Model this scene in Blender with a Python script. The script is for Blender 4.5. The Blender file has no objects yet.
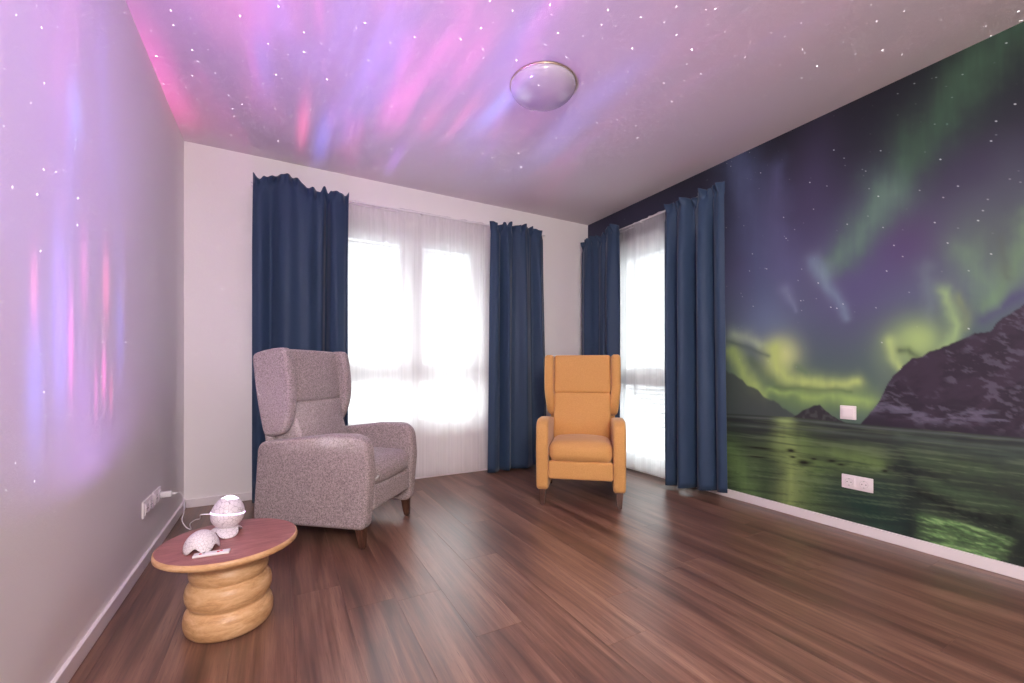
import bpy, bmesh, math, random
import numpy as np
from mathutils import Vector, Matrix, Euler

random.seed(7)
S = bpy.context.scene
COL = S.collection
PI = math.pi

# ------------------------------------------------------------------ camera
FPX, CX, HORIZON, EYE = 423.0, 512.0, 370.0, 0.94      # focal length and horizon in photo pixels, eye height in metres
YAW = math.atan2(233.0, 423.0)
SN, CS = math.sin(YAW), math.cos(YAW)
cam_data = bpy.data.cameras.new('camera')
cam = bpy.data.objects.new('camera', cam_data)
COL.objects.link(cam)
cam.location = (0, 0, EYE)
cam.rotation_euler = (PI / 2, 0, -YAW)
cam_data.sensor_width = 36.0
cam_data.lens = 36.0 * FPX / 1024.0
cam_data.shift_y = (HORIZON - 341.5) / 1024.0
cam_data.clip_start = 0.02
S.camera = cam

# ------------------------------------------------------------------ view, world, light of the place
S.view_settings.view_transform = 'Standard'
S.view_settings.look = 'None'
S.view_settings.exposure = 0.92
S.view_settings.gamma = 1.0
S.view_settings.use_curve_mapping = False
S.cycles.max_bounces = 10
S.cycles.diffuse_bounces = 6
S.cycles.transparent_max_bounces = 16
S.cycles.sample_clamp_indirect = 2.0
S.cycles.caustics_reflective = False
S.cycles.caustics_refractive = False

WORLD = bpy.data.worlds.new('overcast_sky')
S.world = WORLD
WORLD.use_nodes = True
wn = WORLD.node_tree
wn.nodes['Background'].inputs[0].default_value = (0.93, 0.97, 1.0, 1)
wn.nodes['Background'].inputs[1].default_value = 1.0       # bright even cloud cover

# room dimensions (metres)
XL, XR, YB, YF, H = -0.567, 2.92, 3.60, -1.75, 2.50
W1 = (0.36, 1.70, 0.42, 2.17)       # back window  x0 x1 z0 z1
W2 = (2.22, 3.28, 0.04, 2.17)       # right window y0 y1 z0 z1
WT = 0.30                            # wall thickness


def skylight(name, loc, rot, sx, sy, radiance):
    d = bpy.data.lights.new(name, 'AREA')
    d.shape = 'RECTANGLE'
    d.size, d.size_y = sx, sy
    d.energy = radiance * PI * sx * sy      # soft daylight standing in the window opening, outside the blind
    d.color = (0.95, 0.98, 1.0)
    o = bpy.data.objects.new(name, d)
    COL.objects.link(o)
    o.location = loc
    o.rotation_euler = rot
    return o


skylight('daylight', ((W1[0] + W1[1]) / 2, YB + WT + 0.03, (W1[2] + W1[3]) / 2), (-PI / 2, 0, 0), W1[1] - W1[0], W1[3] - W1[2], 3.2)
skylight('daylight', (XR + WT + 0.03, (W2[0] + W2[1]) / 2, (W2[2] + W2[3]) / 2), (PI / 2, 0, PI / 2), W2[1] - W2[0], W2[3] - W2[2], 3.2)


# ------------------------------------------------------------------ pixel helpers (a pixel gives a ray; the surface gives the distance)
def ray(u, v):
    r = (u - CX) / FPX
    return Vector((CS * r + SN, -SN * r + CS, (HORIZON - v) / FPX))


def at_z(u, v, z):
    d = ray(u, v)
    t = (z - EYE) / d.z
    return Vector((t * d.x, t * d.y, z))


def at_x(u, v, x):
    d = ray(u, v)
    t = x / d.x
    return Vector((x, t * d.y, EYE + t * d.z))


def at_y(u, v, y):
    d = ray(u, v)
    t = y / d.y
    return Vector((t * d.x, y, EYE + t * d.z))


# ------------------------------------------------------------------ object helpers
def tag(o, label=None, cat=None, group=None, kind=None):
    if label: o['label'] = label
    if cat: o['category'] = cat
    if group: o['group'] = group
    if kind: o['kind'] = kind
    return o


def empty(name, loc=(0, 0, 0), rz=0.0):
    o = bpy.data.objects.new(name, None)
    COL.objects.link(o)
    o.location = loc
    o.rotation_euler = (0, 0, rz)
    o.empty_display_size = 0.1
    return o


def obj(name, bm, mat, parent=None, smooth=False, loc=None, rot=None):
    me = bpy.data.meshes.new(name)
    if smooth:
        for f in bm.faces: f.smooth = True
    bmesh.ops.recalc_face_normals(bm, faces=bm.faces)
    bm.to_mesh(me)
    bm.free()
    if mat: me.materials.append(mat)
    o = bpy.data.objects.new(name, me)
    COL.objects.link(o)
    if parent: o.parent = parent
    if loc is not None: o.location = loc
    if rot is not None: o.rotation_euler = rot
    return o


def mesh_obj(name, me, parent=None, loc=None, rot=None, scale=None):
    o = bpy.data.objects.new(name, me)
    COL.objects.link(o)
    if parent: o.parent = parent
    if loc is not None: o.location = loc
    if rot is not None: o.rotation_euler = rot
    if scale is not None: o.scale = scale
    return o


def add_box(bm, x0, x1, y0, y1, z0, z1):
    vs = [bm.verts.new(p) for p in ((x0, y0, z0), (x1, y0, z0), (x1, y1, z0), (x0, y1, z0),
                                    (x0, y0, z1), (x1, y0, z1), (x1, y1, z1), (x0, y1, z1))]
    for f in ((0, 3, 2, 1), (4, 5, 6, 7), (0, 1, 5, 4), (1, 2, 6, 5), (2, 3, 7, 6), (3, 0, 4, 7)):
        bm.faces.new([vs[i] for i in f])
    return vs


def box(x0, x1, y0, y1, z0, z1, bevel=0.0, seg=2):
    bm = bmesh.new()
    add_box(bm, x0, x1, y0, y1, z0, z1)
    if bevel:
        bmesh.ops.bevel(bm, geom=list(bm.edges), offset=bevel, segments=seg, affect='EDGES', profile=0.5)
    return bm


def rbox(sx, sy, sz, r, n=6, puff=(0, 0, 0), center=(0, 0, 0)):
    """rounded box with full sizes sx sy sz, corner radius r, soft bulge per axis"""
    bm = bmesh.new()
    hx, hy, hz = sx / 2, sy / 2, sz / 2
    ticks = []
    for hh in (hx, hy, hz):
        rr = min(r, hh * 0.98)
        inner = [-hh + rr + (2 * hh - 2 * rr) * i / n for i in range(n + 1)]
        edge = [-hh + rr * (1 - math.cos(a)) if False else -hh + rr * k / 3.0 for k, a in ((0, 0), (1, 0), (2, 0))]
        ticks.append(edge + inner + [-e for e in reversed(edge)])

    def place(p):
        q = Vector(p)
        rr = min(r, hx * .98, hy * .98, hz * .98)
        i = Vector((max(-hx + rr, min(hx - rr, q.x)), max(-hy + rr, min(hy - rr, q.y)), max(-hz + rr, min(hz - rr, q.z))))
        d = q - i
        if d.length > 1e-9:
            # spread the samples of the rounded border evenly
            d = Vector([math.copysign(math.tan(min(abs(c) / rr, 1.0) * PI / 4), c) for c in d])
            d = d.normalized() * rr
        o = i + d
        fx, fy, fz = (max(0, 1 - (o.x / hx) ** 2), max(0, 1 - (o.y / hy) ** 2), max(0, 1 - (o.z / hz) ** 2))
        o.x += puff[0] * fy * fz * (o.x / hx)
        o.y += puff[1] * fx * fz * (o.y / hy)
        o.z += puff[2] * fx * fy * (o.z / hz)
        return o + Vector(center)

    for ax in range(3):
        b, c = [(1, 2), (2, 0), (0, 1)][ax]
        for sgn in (-1, 1):
            g = []
            for tb in ticks[b]:
                row = []
                for tc in ticks[c]:
                    p = [0, 0, 0]
                    p[ax] = sgn * (hx, hy, hz)[ax]
                    p[b], p[c] = tb, tc
                    row.append(bm.verts.new(place(p)))
                g.append(row)
            for i in range(len(g) - 1):
                for j in range(len(g[0]) - 1):
                    bm.faces.new((g[i][j], g[i + 1][j], g[i + 1][j + 1], g[i][j + 1]))
    bmesh.ops.remove_doubles(bm, verts=list(bm.verts), dist=1e-5)
    return bm


def prism_x(profile, x0, x1, bevel=0.0, seg=3):
    """a (y,z) outline extruded along x, edges of both faces rounded"""
    bm = bmesh.new()
    a = [bm.verts.new((x0, y, z)) for y, z in profile]
    b = [bm.verts.new((x1, y, z)) for y, z in profile]
    fa, fb = bm.faces.new(a), bm.faces.new(list(reversed(b)))
    n = len(profile)
    for i in range(n):
        bm.faces.new((a[i], b[i], b[(i + 1) % n], a[(i + 1) % n]))
    if bevel:
        es = list(fa.edges) + list(fb.edges)
        bmesh.ops.bevel(bm, geom=es, offset=bevel, segments=seg, affect='EDGES', profile=0.5)
    return bm


def pillow_x(profile, x0, x1, r, n=6):
    """a smooth (y,z) outline as an upholstered slab along x: both faces roll over into the edge"""
    area = sum(a[0] * b[1] - b[0] * a[1] for a, b in zip(profile, profile[1:] + profile[:1]))
    pts = profile if area > 0 else list(reversed(profile))
    m = len(pts)
    nrm = []
    for i in range(m):
        a, b = Vector(pts[i - 1]), Vector(pts[(i + 1) % m])
        d = (b - a)
        d = d.normalized() if d.length > 1e-9 else Vector((1, 0))
        nrm.append(Vector((d.y, -d.x)))
    h = (x1 - x0) / 2; xc = (x0 + x1) / 2
    layers = [(-h, r * 1.08)] + [(-(h - r) - r * math.cos(t), r * (1 - math.sin(t))) for t in np.linspace(.0, PI / 2, n + 1)]
    layers += [(-x, i) for x, i in reversed(layers)]
    bm = bmesh.new()
    rings = [[bm.verts.new((xc + x, p[0] - nv.x * ins, p[1] - nv.y * ins)) for p, nv in zip(pts, nrm)] for x, ins in layers]
    for A, B in zip(rings, rings[1:]):
        for i in range(m):
            bm.faces.new((A[i], A[(i + 1) % m], B[(i + 1) % m], B[i]))
    bm.faces.new(rings[0]); bm.faces.new(list(reversed(rings[-1])))
    bmesh.ops.remove_doubles(bm, verts=list(bm.verts), dist=1e-5)
    return bm


def spline_loop(pts, n=6):
    """closed smooth outline through the points"""
    out = []
    m = len(pts)
    for i in range(m):
        p0, p1, p2, p3 = (Vector(pts[(i + k) % m]) for k in (-1, 0, 1, 2))
        for k in range(n):
            t = k / n
            q = 0.5 * ((2 * p1) + (p2 - p0) * t + (2 * p0 - 5 * p1 + 4 * p2 - p3) * t * t + (3 * p1 - p0 - 3 * p2 + p3) * t ** 3)
            out.append((q.x, q.y))
    return out


def round_poly(pts, n=6):
    """pts: (y, z, radius) -> outline with arcs at the corners"""
    out = []
    m = len(pts)
    for i in range(m):
        p = Vector(pts[i][:2]); r = pts[i][2]
        a = (Vector(pts[i - 1][:2]) - p); b = (Vector(pts[(i + 1) % m][:2]) - p)
        if r <= 0:
            out.append(tuple(p)); continue
        la, lb = a.length, b.length
        a.normalize(); b.normalize()
        ang = math.acos(max(-1, min(1, a.dot(b))))
        d = min(r / math.tan(ang / 2), la * .49, lb * .49)
        s, e = p + a * d, p + b * d
        for k in range(n + 1):
            t = k / n
            q = s * (1 - t) ** 2 + p * 2 * t * (1 - t) + e * t * t
            out.append(tuple(q))
    return out


def lathe(profile, seg=64, cap=True):
    bm = bmesh.new()
    rings = []
    for r, z in profile:
        if r < 1e-6:
            rings.append([bm.verts.new((0, 0, z))])
        else:
            rings.append([bm.verts.new((r * math.cos(2 * PI * k / seg), r * math.sin(2 * PI * k / seg), z)) for k in range(seg)])
    for A, B in zip(rings, rings[1:]):
        for k in range(seg):
            k2 = (k + 1) % seg
            if len(A) == 1 and len(B) == 1: continue
            if len(A) == 1: bm.faces.new((A[0], B[k2], B[k]))
            elif len(B) == 1: bm.faces.new((A[k], A[k2], B[0]))
            else: bm.faces.new((A[k], A[k2], B[k2], B[k]))
    if cap:
        for R, rev in ((rings[0], True), (rings[-1], False)):
            if len(R) > 1: bm.faces.new(list(reversed(R)) if rev else R)
    return bm


def smooth_path(pts, n=8):
    pts = [Vector(p) for p in pts]
    out = []
    for i in range(len(pts) - 1):
        p0 = pts[max(i - 1, 0)]; p1 = pts[i]; p2 = pts[i + 1]; p3 = pts[min(i + 2, len(pts) - 1)]
        for k in range(n):
            t = k / n
            out.append(0.5 * ((2 * p1) + (p2 - p0) * t + (2 * p0 - 5 * p1 + 4 * p2 - p3) * t * t + (3 * p1 - p0 - 3 * p2 + p3) * t ** 3))
    out.append(pts[-1])
    return out


def add_tube(bm, pts, r, seg=8):
    pts = [Vector(p) for p in pts]
    rings = []
    up = Vector((0.13, 0.21, 0.97)).normalized()
    for i, p in enumerate(pts):
        d = (pts[min(i + 1, len(pts) - 1)] - pts[max(i - 1, 0)]).normalized()
        a = d.cross(up)
        if a.length < 1e-3: a = d.cross(Vector((1, 0, 0)))
        a.normalize(); b = d.cross(a)
        rings.append([bm.verts.new(p + r * (math.cos(2 * PI * k / seg) * a + math.sin(2 * PI * k / seg) * b)) for k in range(seg)])
    for A, B in zip(rings, rings[1:]):
        for k in range(seg):
            bm.faces.new((A[k], A[(k + 1) % seg], B[(k + 1) % seg], B[k]))
    bm.faces.new(list(reversed(rings[0]))); bm.faces.new(rings[-1])
    return bm


# ------------------------------------------------------------------ materials
def srgb(r, g, b):
    f = lambda c: c / 12.92 if c <= 0.04045 else ((c + 0.055) / 1.055) ** 2.4
    return (f(r / 255), f(g / 255), f(b / 255), 1.0)


class NT:
    """small node-graph writer"""
    def __init__(self, tree):
        self.t = tree; self.N = tree.nodes; self.L = tree.links

    def put(self, sock, v):
        if isinstance(v, bpy.types.NodeSocket): self.L.new(v, sock)
        elif v is not None: sock.default_value = v

    def math(self, op, a, b=None, c=None, clamp=False):
        n = self.N.new('ShaderNodeMath'); n.operation = op; n.use_clamp = clamp
        for i, v in enumerate((a, b, c)):
            if v is not None: self.put(n.inputs[i], v)
        return n.outputs[0]

    def vmath(self, op, a, b=None, scale=None):
        n = self.N.new('ShaderNodeVectorMath'); n.operation = op
        self.put(n.inputs[0], a)
        if b is not None: self.put(n.inputs[1], b)
        if scale is not None: self.put(n.inputs['Scale'], scale)
        return n.outputs[0]

    def sep(self, v):
        n = self.N.new('ShaderNodeSeparateXYZ'); self.put(n.inputs[0], v); return n.outputs

    def comb(self, x, y, z):
        n = self.N.new('ShaderNodeCombineXYZ')
        for i, v in enumerate((x, y, z)): self.put(n.inputs[i], v)
        return n.outputs[0]

    def noise(self, vec, scale=5.0, detail=2.0, rough=0.5, distort=0.0):
        n = self.N.new('ShaderNodeTexNoise')
        if vec is not None: self.put(n.inputs['Vector'], vec)
        n.inputs['Scale'].default_value = scale
        n.inputs['Detail'].default_value = detail
        n.inputs['Roughness'].default_value = rough
        n.inputs['Distortion'].default_value = distort
        return n

    def ramp(self, fac, stops, interp='LINEAR'):
        n = self.N.new('ShaderNodeValToRGB')
        cr = n.color_ramp; cr.interpolation = interp
        while len(cr.elements) < len(stops): cr.elements.new(0.5)
        for e, (p, c) in zip(cr.elements, stops):
            e.position = p; e.color = c if len(c) == 4 else (*c, 1)
        self.put(n.inputs[0], fac)
        return n.outputs[0]

    def mix(self, fac, a, b, blend='MIX'):
        n = self.N.new('ShaderNodeMix'); n.data_type = 'RGBA'; n.blend_type = blend
        self.put(n.inputs['Factor'], fac); self.put(n.inputs['A'], a); self.put(n.inputs['B'], b)
        return n.outputs['Result']

    def mapr(self, v, a, b, c=0.0, d=1.0, smooth=False):
        n = self.N.new('ShaderNodeMapRange')
        n.interpolation_type = 'SMOOTHSTEP' if smooth else 'LINEAR'
        for k, x in zip(('Value', 'From Min', 'From Max', 'To Min', 'To Max'), (v, a, b, c, d)): self.put(n.inputs[k], x)
        return n.outputs[0]

    def bump(self, h, strength=0.2, dist=0.002):
        n = self.N.new('ShaderNodeBump')
        n.inputs['Strength'].default_value = strength; n.inputs['Distance'].default_value = dist
        self.put(n.inputs['Height'], h)
        return n.outputs[0]

    def coord(self, which='Object'):
        return self.N.new('ShaderNodeTexCoord').outputs[which]


def material(name, color=(0.8, 0.8, 0.8, 1), rough=0.5, metal=0.0, spec=0.5):
    m = bpy.data.materials.new(name)
    m.use_nodes = True
    nt = NT(m.node_tree)
    p = m.node_tree.nodes['Principled BSDF']
    p.inputs['Base Color'].default_value = color
    p.inputs['Roughness'].default_value = rough
    p.inputs['Metallic'].default_value = metal
    p.inputs['Specular IOR Level'].default_value = spec
    return m, nt, p


def paint(name, col, bump=0.25, scale=260.0):
    m, nt, p = material(name, col, 0.75, spec=0.25)
    co = nt.coord('Object')
    n = nt.noise(co, scale, 3, 0.6)
    n2 = nt.noise(co, scale * .22, 2, 0.5)
    big = nt.noise(co, 1.2, 2, 0.5)
    nt.put(p.inputs['Base Color'], nt.mix(nt.mapr(big.outputs['Fac'], .3, .7), col, tuple(c * .97 for c in col[:3]) + (1,)))
    nt.put(p.inputs['Normal'], nt.bump(nt.math('ADD', n.outputs['Fac'], n2.outputs['Fac']), bump, 0.002))
    return m


def plain(name, col, rough=0.5, spec=0.5, metal=0.0, var=0.06, scale=30.0):
    m, nt, p = material(name, col, rough, metal, spec)
    n = nt.noise(nt.coord('Object'), scale, 3, 0.6)
    dark = tuple(c * (1 - var) for c in col[:3]) + (1,)
    nt.put(p.inputs['Base Color'], nt.mix(n.outputs['Fac'], dark, col))
    return m


MAT = {}
MAT['wall'] = paint('wall_paint', (0.89, 0.87, 0.865, 1))
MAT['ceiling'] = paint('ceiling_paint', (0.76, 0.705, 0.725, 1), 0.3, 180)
MAT['trim'] = plain('trim_white', (0.86, 0.82, 0.84, 1), 0.4, var=.02)
MAT['pvc'] = plain('white_plastic', (0.85, 0.85, 0.85, 1), 0.3, var=.02)
MAT['socket'] = plain('socket_white', (0.88, 0.83, 0.85, 1), 0.3, var=.02)
MAT['dark_hole'] = plain('socket_hole_grey', (0.25, 0.23, 0.24, 1), 0.6)
MAT['slat'] = plain('slat_white', (0.85, 0.86, 0.87, 1), 0.45, var=.03)
MAT['steel'] = plain('brushed_steel', (0.6, 0.6, 0.6, 1), 0.3, metal=1.0)
MAT['rubber'] = plain('dark_rubber', (0.02, 0.02, 0.02, 1), 0.7)


def mat_glass():
    m = bpy.data.materials.new('window_glass'); m.use_nodes = True
    nt = NT(m.node_tree); N = nt.N
    N.remove(N['Principled BSDF'])
    tr = N.new('ShaderNodeBsdfTransparent'); tr.inputs[0].default_value = (0.97, 0.985, 0.98, 1)
    gl = N.new('ShaderNodeBsdfGlossy'); gl.inputs['Roughness'].default_value = 0.02
    fr = N.new('ShaderNodeFresnel'); fr.inputs[0].default_value = 1.35
    mx = N.new('ShaderNodeMixShader')
    nt.L.new(fr.outputs[0], mx.inputs[0]); nt.L.new(tr.outputs[0], mx.inputs[1]); nt.L.new(gl.outputs[0], mx.inputs[2])
    nt.L.new(mx.outputs[0], N['Material Output'].inputs[0])
    return m


def mat_sheer():
    m = bpy.data.materials.new('sheer_voile'); m.use_nodes = True
    nt = NT(m.node_tree); N = nt.N
    N.remove(N['Principled BSDF'])
    tr = N.new('ShaderNodeBsdfTransparent'); tr.inputs[0].default_value = (0.98, 0.98, 0.98, 1)
    tl = N.new('ShaderNodeBsdfTranslucent'); tl.inputs[0].default_value = (0.97, 0.97, 0.97, 1)
    df = N.new('ShaderNodeBsdfDiffuse'); df.inputs[0].default_value = (0.96, 0.955, 0.955, 1)
    # woven threads: a touch denser and looser in vertical bands
    co = nt.coord('Object')
    x = nt.noise(nt.vmath('MULTIPLY', co, (60, 60, 1.0)), 1.0, 2, .5)
    m1 = N.new('ShaderNodeMixShader'); m1.inputs[0].default_value = 0.35
    nt.L.new(tl.outputs[0], m1.inputs[1]); nt.L.new(df.outputs[0], m1.inputs[2])
    m2 = N.new('ShaderNodeMixShader')
    nt.put(m2.inputs[0], nt.mapr(x.outputs['Fac'], 0.3, 0.7, 0.64, 0.74))
    nt.L.new(tr.outputs[0], m2.inputs[1]); nt.L.new(m1.outputs[0], m2.inputs[2])
    nt.L.new(m2.outputs[0], N['Material Output'].inputs[0])
    return m


def mat_curtain(name, col):
    m = bpy.data.materials.new(name); m.use_nodes = True
    nt = NT(m.node_tree); N = nt.N
    p = N['Principled BSDF']
    co = nt.coord('Object')
    weave = nt.noise(nt.vmath('MULTIPLY', co, (900, 900, 300)), 1.0, 2, .5)
    big = nt.noise(nt.vmath('MULTIPLY', co, (6, 6, 1)), 1.0, 3, .5)
    c1 = nt.mix(big.outputs['Fac'], tuple(c * .88 for c in col[:3]) + (1,), tuple(c * 1.12 for c in col[:3]) + (1,))
    nt.put(p.inputs['Base Color'], c1)
    p.inputs['Roughness'].default_value = 0.55
    p.inputs['Specular IOR Level'].default_value = 0.25
    p.inputs['Sheen Weight'].default_value = 0.25
    p.inputs['Sheen Roughness'].default_value = 0.4
    nt.put(p.inputs['Normal'], nt.bump(weave.outputs['Fac'], .08, .001))
    tl = N.new('ShaderNodeBsdfTranslucent'); tl.inputs[0].default_value = (col[0] * 1.2, col[1] * 2.0, col[2] * 1.8, 1)
    mx = N.new('ShaderNodeMixShader'); mx.inputs[0].default_value = 0.12
    nt.L.new(p.outputs[0], mx.inputs[1]); nt.L.new(tl.outputs[0], mx.inputs[2])
    nt.L.new(mx.outputs[0], N['Material Output'].inputs[0])
    return m


MAT['glass'] = mat_glass()
MAT['sheer'] = mat_sheer()
MAT['curtain'] = mat_curtain('navy_curtain_cloth', (0.029, 0.057, 0.112, 1))


def mat_planks():
    m, nt, p = material('walnut_vinyl_planks', (0.2, 0.1, 0.07, 1), 0.33, spec=1.0)
    co = nt.coord('Object')
    inf = nt.N.new('ShaderNodeObjectInfo')
    rnd = inf.outputs['Random']
    off = nt.comb(nt.math('MULTIPLY', rnd, 37.0), nt.math('MULTIPLY', rnd, 91.0), 0.0)
    v = nt.vmath('ADD', co, off)
    pos = nt.N.new('ShaderNodeNewGeometry').outputs['Position']
    broad = nt.noise(nt.vmath('MULTIPLY', nt.vmath('ADD', pos, nt.comb(0.0, nt.math('MULTIPLY', rnd, .9), 0.0)), (11, 0.8, 1)), 1.0, 4, .55, 0.6)
    grain = nt.noise(nt.vmath('MULTIPLY', v, (70, 2.2, 1)), 1.0, 5, .6, 0.3)
    fine = nt.noise(nt.vmath('MULTIPLY', v, (260, 9, 1)), 1.0, 3, .6)
    f = nt.math('ADD', nt.math('MULTIPLY', broad.outputs['Fac'], .62), nt.math('MULTIPLY', grain.outputs['Fac'], .38))
    f = nt.math('ADD', f, nt.math('MULTIPLY', nt.math('SUBTRACT', rnd, .5), .05))
    col = nt.ramp(f, [(.28, srgb(54, 37, 31)), (.40, srgb(84, 58, 48)), (.50, srgb(112, 80, 66)), (.60, srgb(138, 104, 86)), (.74, srgb(160, 126, 105))])
    col = nt.mix(nt.mapr(fine.outputs['Fac'], .55, .75), col, srgb(84, 56, 47), 'MIX')
    nt.put(p.inputs['Base Color'], col)
    nt.put(p.inputs['Roughness'], nt.mapr(grain.outputs['Fac'], .3, .7, .30, .40))
    nt.put(p.inputs['Normal'], nt.bump(fine.outputs['Fac'], .10, .001))
    return m


def mat_wood(name, c_dark, c_mid, c_light, rough=.45, rings=6.0, axis=(4, 4, 1.2)):
    m, nt, p = material(name, c_mid, rough)
    co = nt.coord('Object')
    n = nt.noise(nt.vmath('MULTIPLY', co, axis), rings, 4, .6, 1.2)
    g = nt.noise(nt.vmath('MULTIPLY', co, tuple(a * 9 for a in axis)), rings, 3, .6)
    k = nt.noise(co, 9.0, 2, .5)
    f = nt.math('ADD', nt.math('MULTIPLY', n.outputs['Fac'], .75), nt.math('MULTIPLY', g.outputs['Fac'], .25))
    col = nt.ramp(f, [(.34, c_dark), (.5, c_mid), (.68, c_light)])
    col = nt.mix(nt.mapr(k.outputs['Fac'], .72, .80), col, tuple(c * .5 for c in c_dark[:3]) + (1,))
    nt.put(p.inputs['Base Color'], col)
    nt.put(p.inputs['Normal'], nt.bump(g.outputs['Fac'], .06, .001))
    return m


def mat_fabric(name, c1, c2, scale=420.0, rough=0.9, blot=.5):
    m, nt, p = material(name, c1, rough, spec=.2)
    co = nt.coord('Object')
    a = nt.noise(co, scale, 3, .7)
    b = nt.noise(co, scale * .25, 3, .7)
    f = nt.math('ADD', nt.math('MULTIPLY', a.outputs['Fac'], 1 - blot), nt.math('MULTIPLY', b.outputs['Fac'], blot))
    nt.put(p.inputs['Base Color'], nt.ramp(f, [(.36, c1), (.64, c2)]))
    p.inputs['Sheen Weight'].default_value = .2
    nt.put(p.inputs['Normal'], nt.bump(a.outputs['Fac'], .25, .001))
    return m


MAT['planks'] = mat_planks()
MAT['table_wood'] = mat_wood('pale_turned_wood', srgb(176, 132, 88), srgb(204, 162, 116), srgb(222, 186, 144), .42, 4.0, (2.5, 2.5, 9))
MAT['table_top'] = mat_wood('table_top_wood_pink_lit', srgb(132, 84, 82), srgb(158, 104, 100), srgb(178, 122, 114), .38, 3.0, (2, 9, 2))  # same wood as the pedestal, projector's pink light put into its colour
MAT['leg_wood'] = mat_wood('dark_leg_wood', srgb(52, 32, 25), srgb(76, 49, 38), srgb(98, 66, 51), .4, 6.0, (8, 8, 1))
MAT['grey_fabric'] = mat_fabric('grey_melange_fabric', srgb(88, 79, 82), srgb(196, 181, 180), 520, blot=.5)
MAT['yellow_fabric'] = mat_fabric('mustard_fabric', srgb(198, 148, 86), srgb(214, 165, 102), 500, .75)

# ------------------------------------------------------------------ room shell


def struct(o):
    o['kind'] = 'structure'
    return o


# floor with planks laid along the room's depth
floor = struct(obj('floor', box(XL - WT, XR + WT, YF - 2.3, YB + WT, -0.12, -0.008), plain('screed_grey', (.12, .09, .08, 1), .8)))
PW, PL, GAP = 0.187, 1.29, 0.0002
edges = []
x = 0.982
while x > XL: x -= PW
row = 0
fixed = {0.982: 1.105, 0.421: 1.732}
while x < XR:
    x0, x1 = max(x, XL), min(x + PW, XR)
    if x1 - x0 > 0.004:
        start = None
        for k, v in fixed.items():
            if abs(k - x) < .01: start = v
        if start is None: start = random.uniform(0, PL)
        y = start
        while y > YF: y -= PL
        while y < YB:
            y0, y1 = max(y, YF), min(y + PL, YB)
            if y1 - y0 > 0.01:
                bm = bmesh.new()
                cx_, cy_ = (x0 + x1) / 2, (y0 + y1) / 2
                hx_, hy_ = (x1 - x0) / 2 - GAP, (y1 - y0) / 2 - GAP
                b_ = 0.0004
                lo = [bm.verts.new((sx * hx_, sy * hy_, -0.008)) for sx, sy in ((-1, -1), (1, -1), (1, 1), (-1, 1))]
                mid = [bm.verts.new((sx * hx_, sy * hy_, -b_)) for sx, sy in ((-1, -1), (1, -1), (1, 1), (-1, 1))]
                hi = [bm.verts.new((sx * (hx_ - b_), sy * (hy_ - b_), 0)) for sx, sy in ((-1, -1), (1, -1), (1, 1), (-1, 1))]
                for A, B in ((lo, mid), (mid, hi)):
                    for i in range(4):
                        bm.faces.new((A[i], A[(i + 1) % 4], B[(i + 1) % 4], B[i]))
                bm.faces.new(hi)
                obj('plank', bm, MAT['planks'], floor, loc=(cx_, cy_, 0))
            y += PL
    x += PW
    row += 1

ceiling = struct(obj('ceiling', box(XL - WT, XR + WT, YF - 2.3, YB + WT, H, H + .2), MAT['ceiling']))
struct(obj('wall_left', box(XL - WT, XL, YF - 2.3, YB + WT, 0, H), MAT['wall']))

bm = bmesh.new()
add_box(bm, XL, W1[0], YB, YB + WT, 0, H)
add_box(bm, W1[1], XR, YB, YB + WT, 0, H)
add_box(bm, W1[0], W1[1], YB, YB + WT, 0, W1[2])
add_box(bm, W1[0], W1[1], YB, YB + WT, W1[3], H)
struct(obj('wall_back', bm, MAT['wall']))

bm = bmesh.new()
add_box(bm, XR, XR + WT, YF - 2.3, W2[0], 0, H)
add_box(bm, XR, XR + WT, W2[1], YB + WT, 0, H)
add_box(bm, XR, XR + WT, W2[0], W2[1], 0, W2[2])
add_box(bm, XR, XR + WT, W2[0], W2[1], W2[3], H)
wall_right = struct(obj('wall_right', bm, MAT['wall']))

# wall behind the photographer with a wide opening to the hall
DO = (-0.35, 1.25, 2.12)
bm = bmesh.new()
add_box(bm, XL, DO[0], YF - .12, YF, 0, H)
add_box(bm, DO[1], XR, YF - .12, YF, 0, H)
add_box(bm, DO[0], DO[1], YF - .12, YF, DO[2], H)
struct(obj('wall_front', bm, MAT['wall']))
struct(obj('wall_hall', box(XL - WT, XR + WT, YF - 2.45, YF - 2.3, 0, H), MAT['wall']))

BH, BT = 0.058, 0.014
struct(obj('baseboard_left', box(XL, XL + BT, YF, YB, 0, BH, .003), MAT['trim']))
struct(obj('baseboard_back', box(XL + BT, XR - BT, YB - BT, YB, 0, BH, .003), MAT['trim']))
bm = box(XR - BT, XR, YF, W2[0], 0, BH, .003)
struct(obj('baseboard_right', bm, MAT['trim']))

# ------------------------------------------------------------------ printed mural on the right wall
def vnoise(x, y, seed=0):
    xi, yi = np.floor(x).astype(np.int64), np.floor(y).astype(np.int64)
    xf, yf = x - xi, y - yi
    xf, yf = xf * xf * (3 - 2 * xf), yf * yf * (3 - 2 * yf)

    def hsh(a, b):
        n = (a * 374761393 + b * 668265263 + seed * 1442695041) & 0xffffffff
        n = ((n ^ (n >> 13)) * 1274126177) & 0xffffffff
        return ((n ^ (n >> 16)) & 0xffff) / 65535.0
    return ((hsh(xi, yi) * (1 - xf) + hsh(xi + 1, yi) * xf) * (1 - yf) + (hsh(xi, yi + 1) * (1 - xf) + hsh(xi + 1, yi + 1) * xf) * yf)


def fbm(x, y, oct=4, seed=0):
    t, a, s = 0, .5, 0
    for o in range(oct):
        t = t + a * vnoise(x * 2 ** o, y * 2 ** o, seed + o); s += a; a *= .55
    return t / s


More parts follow.
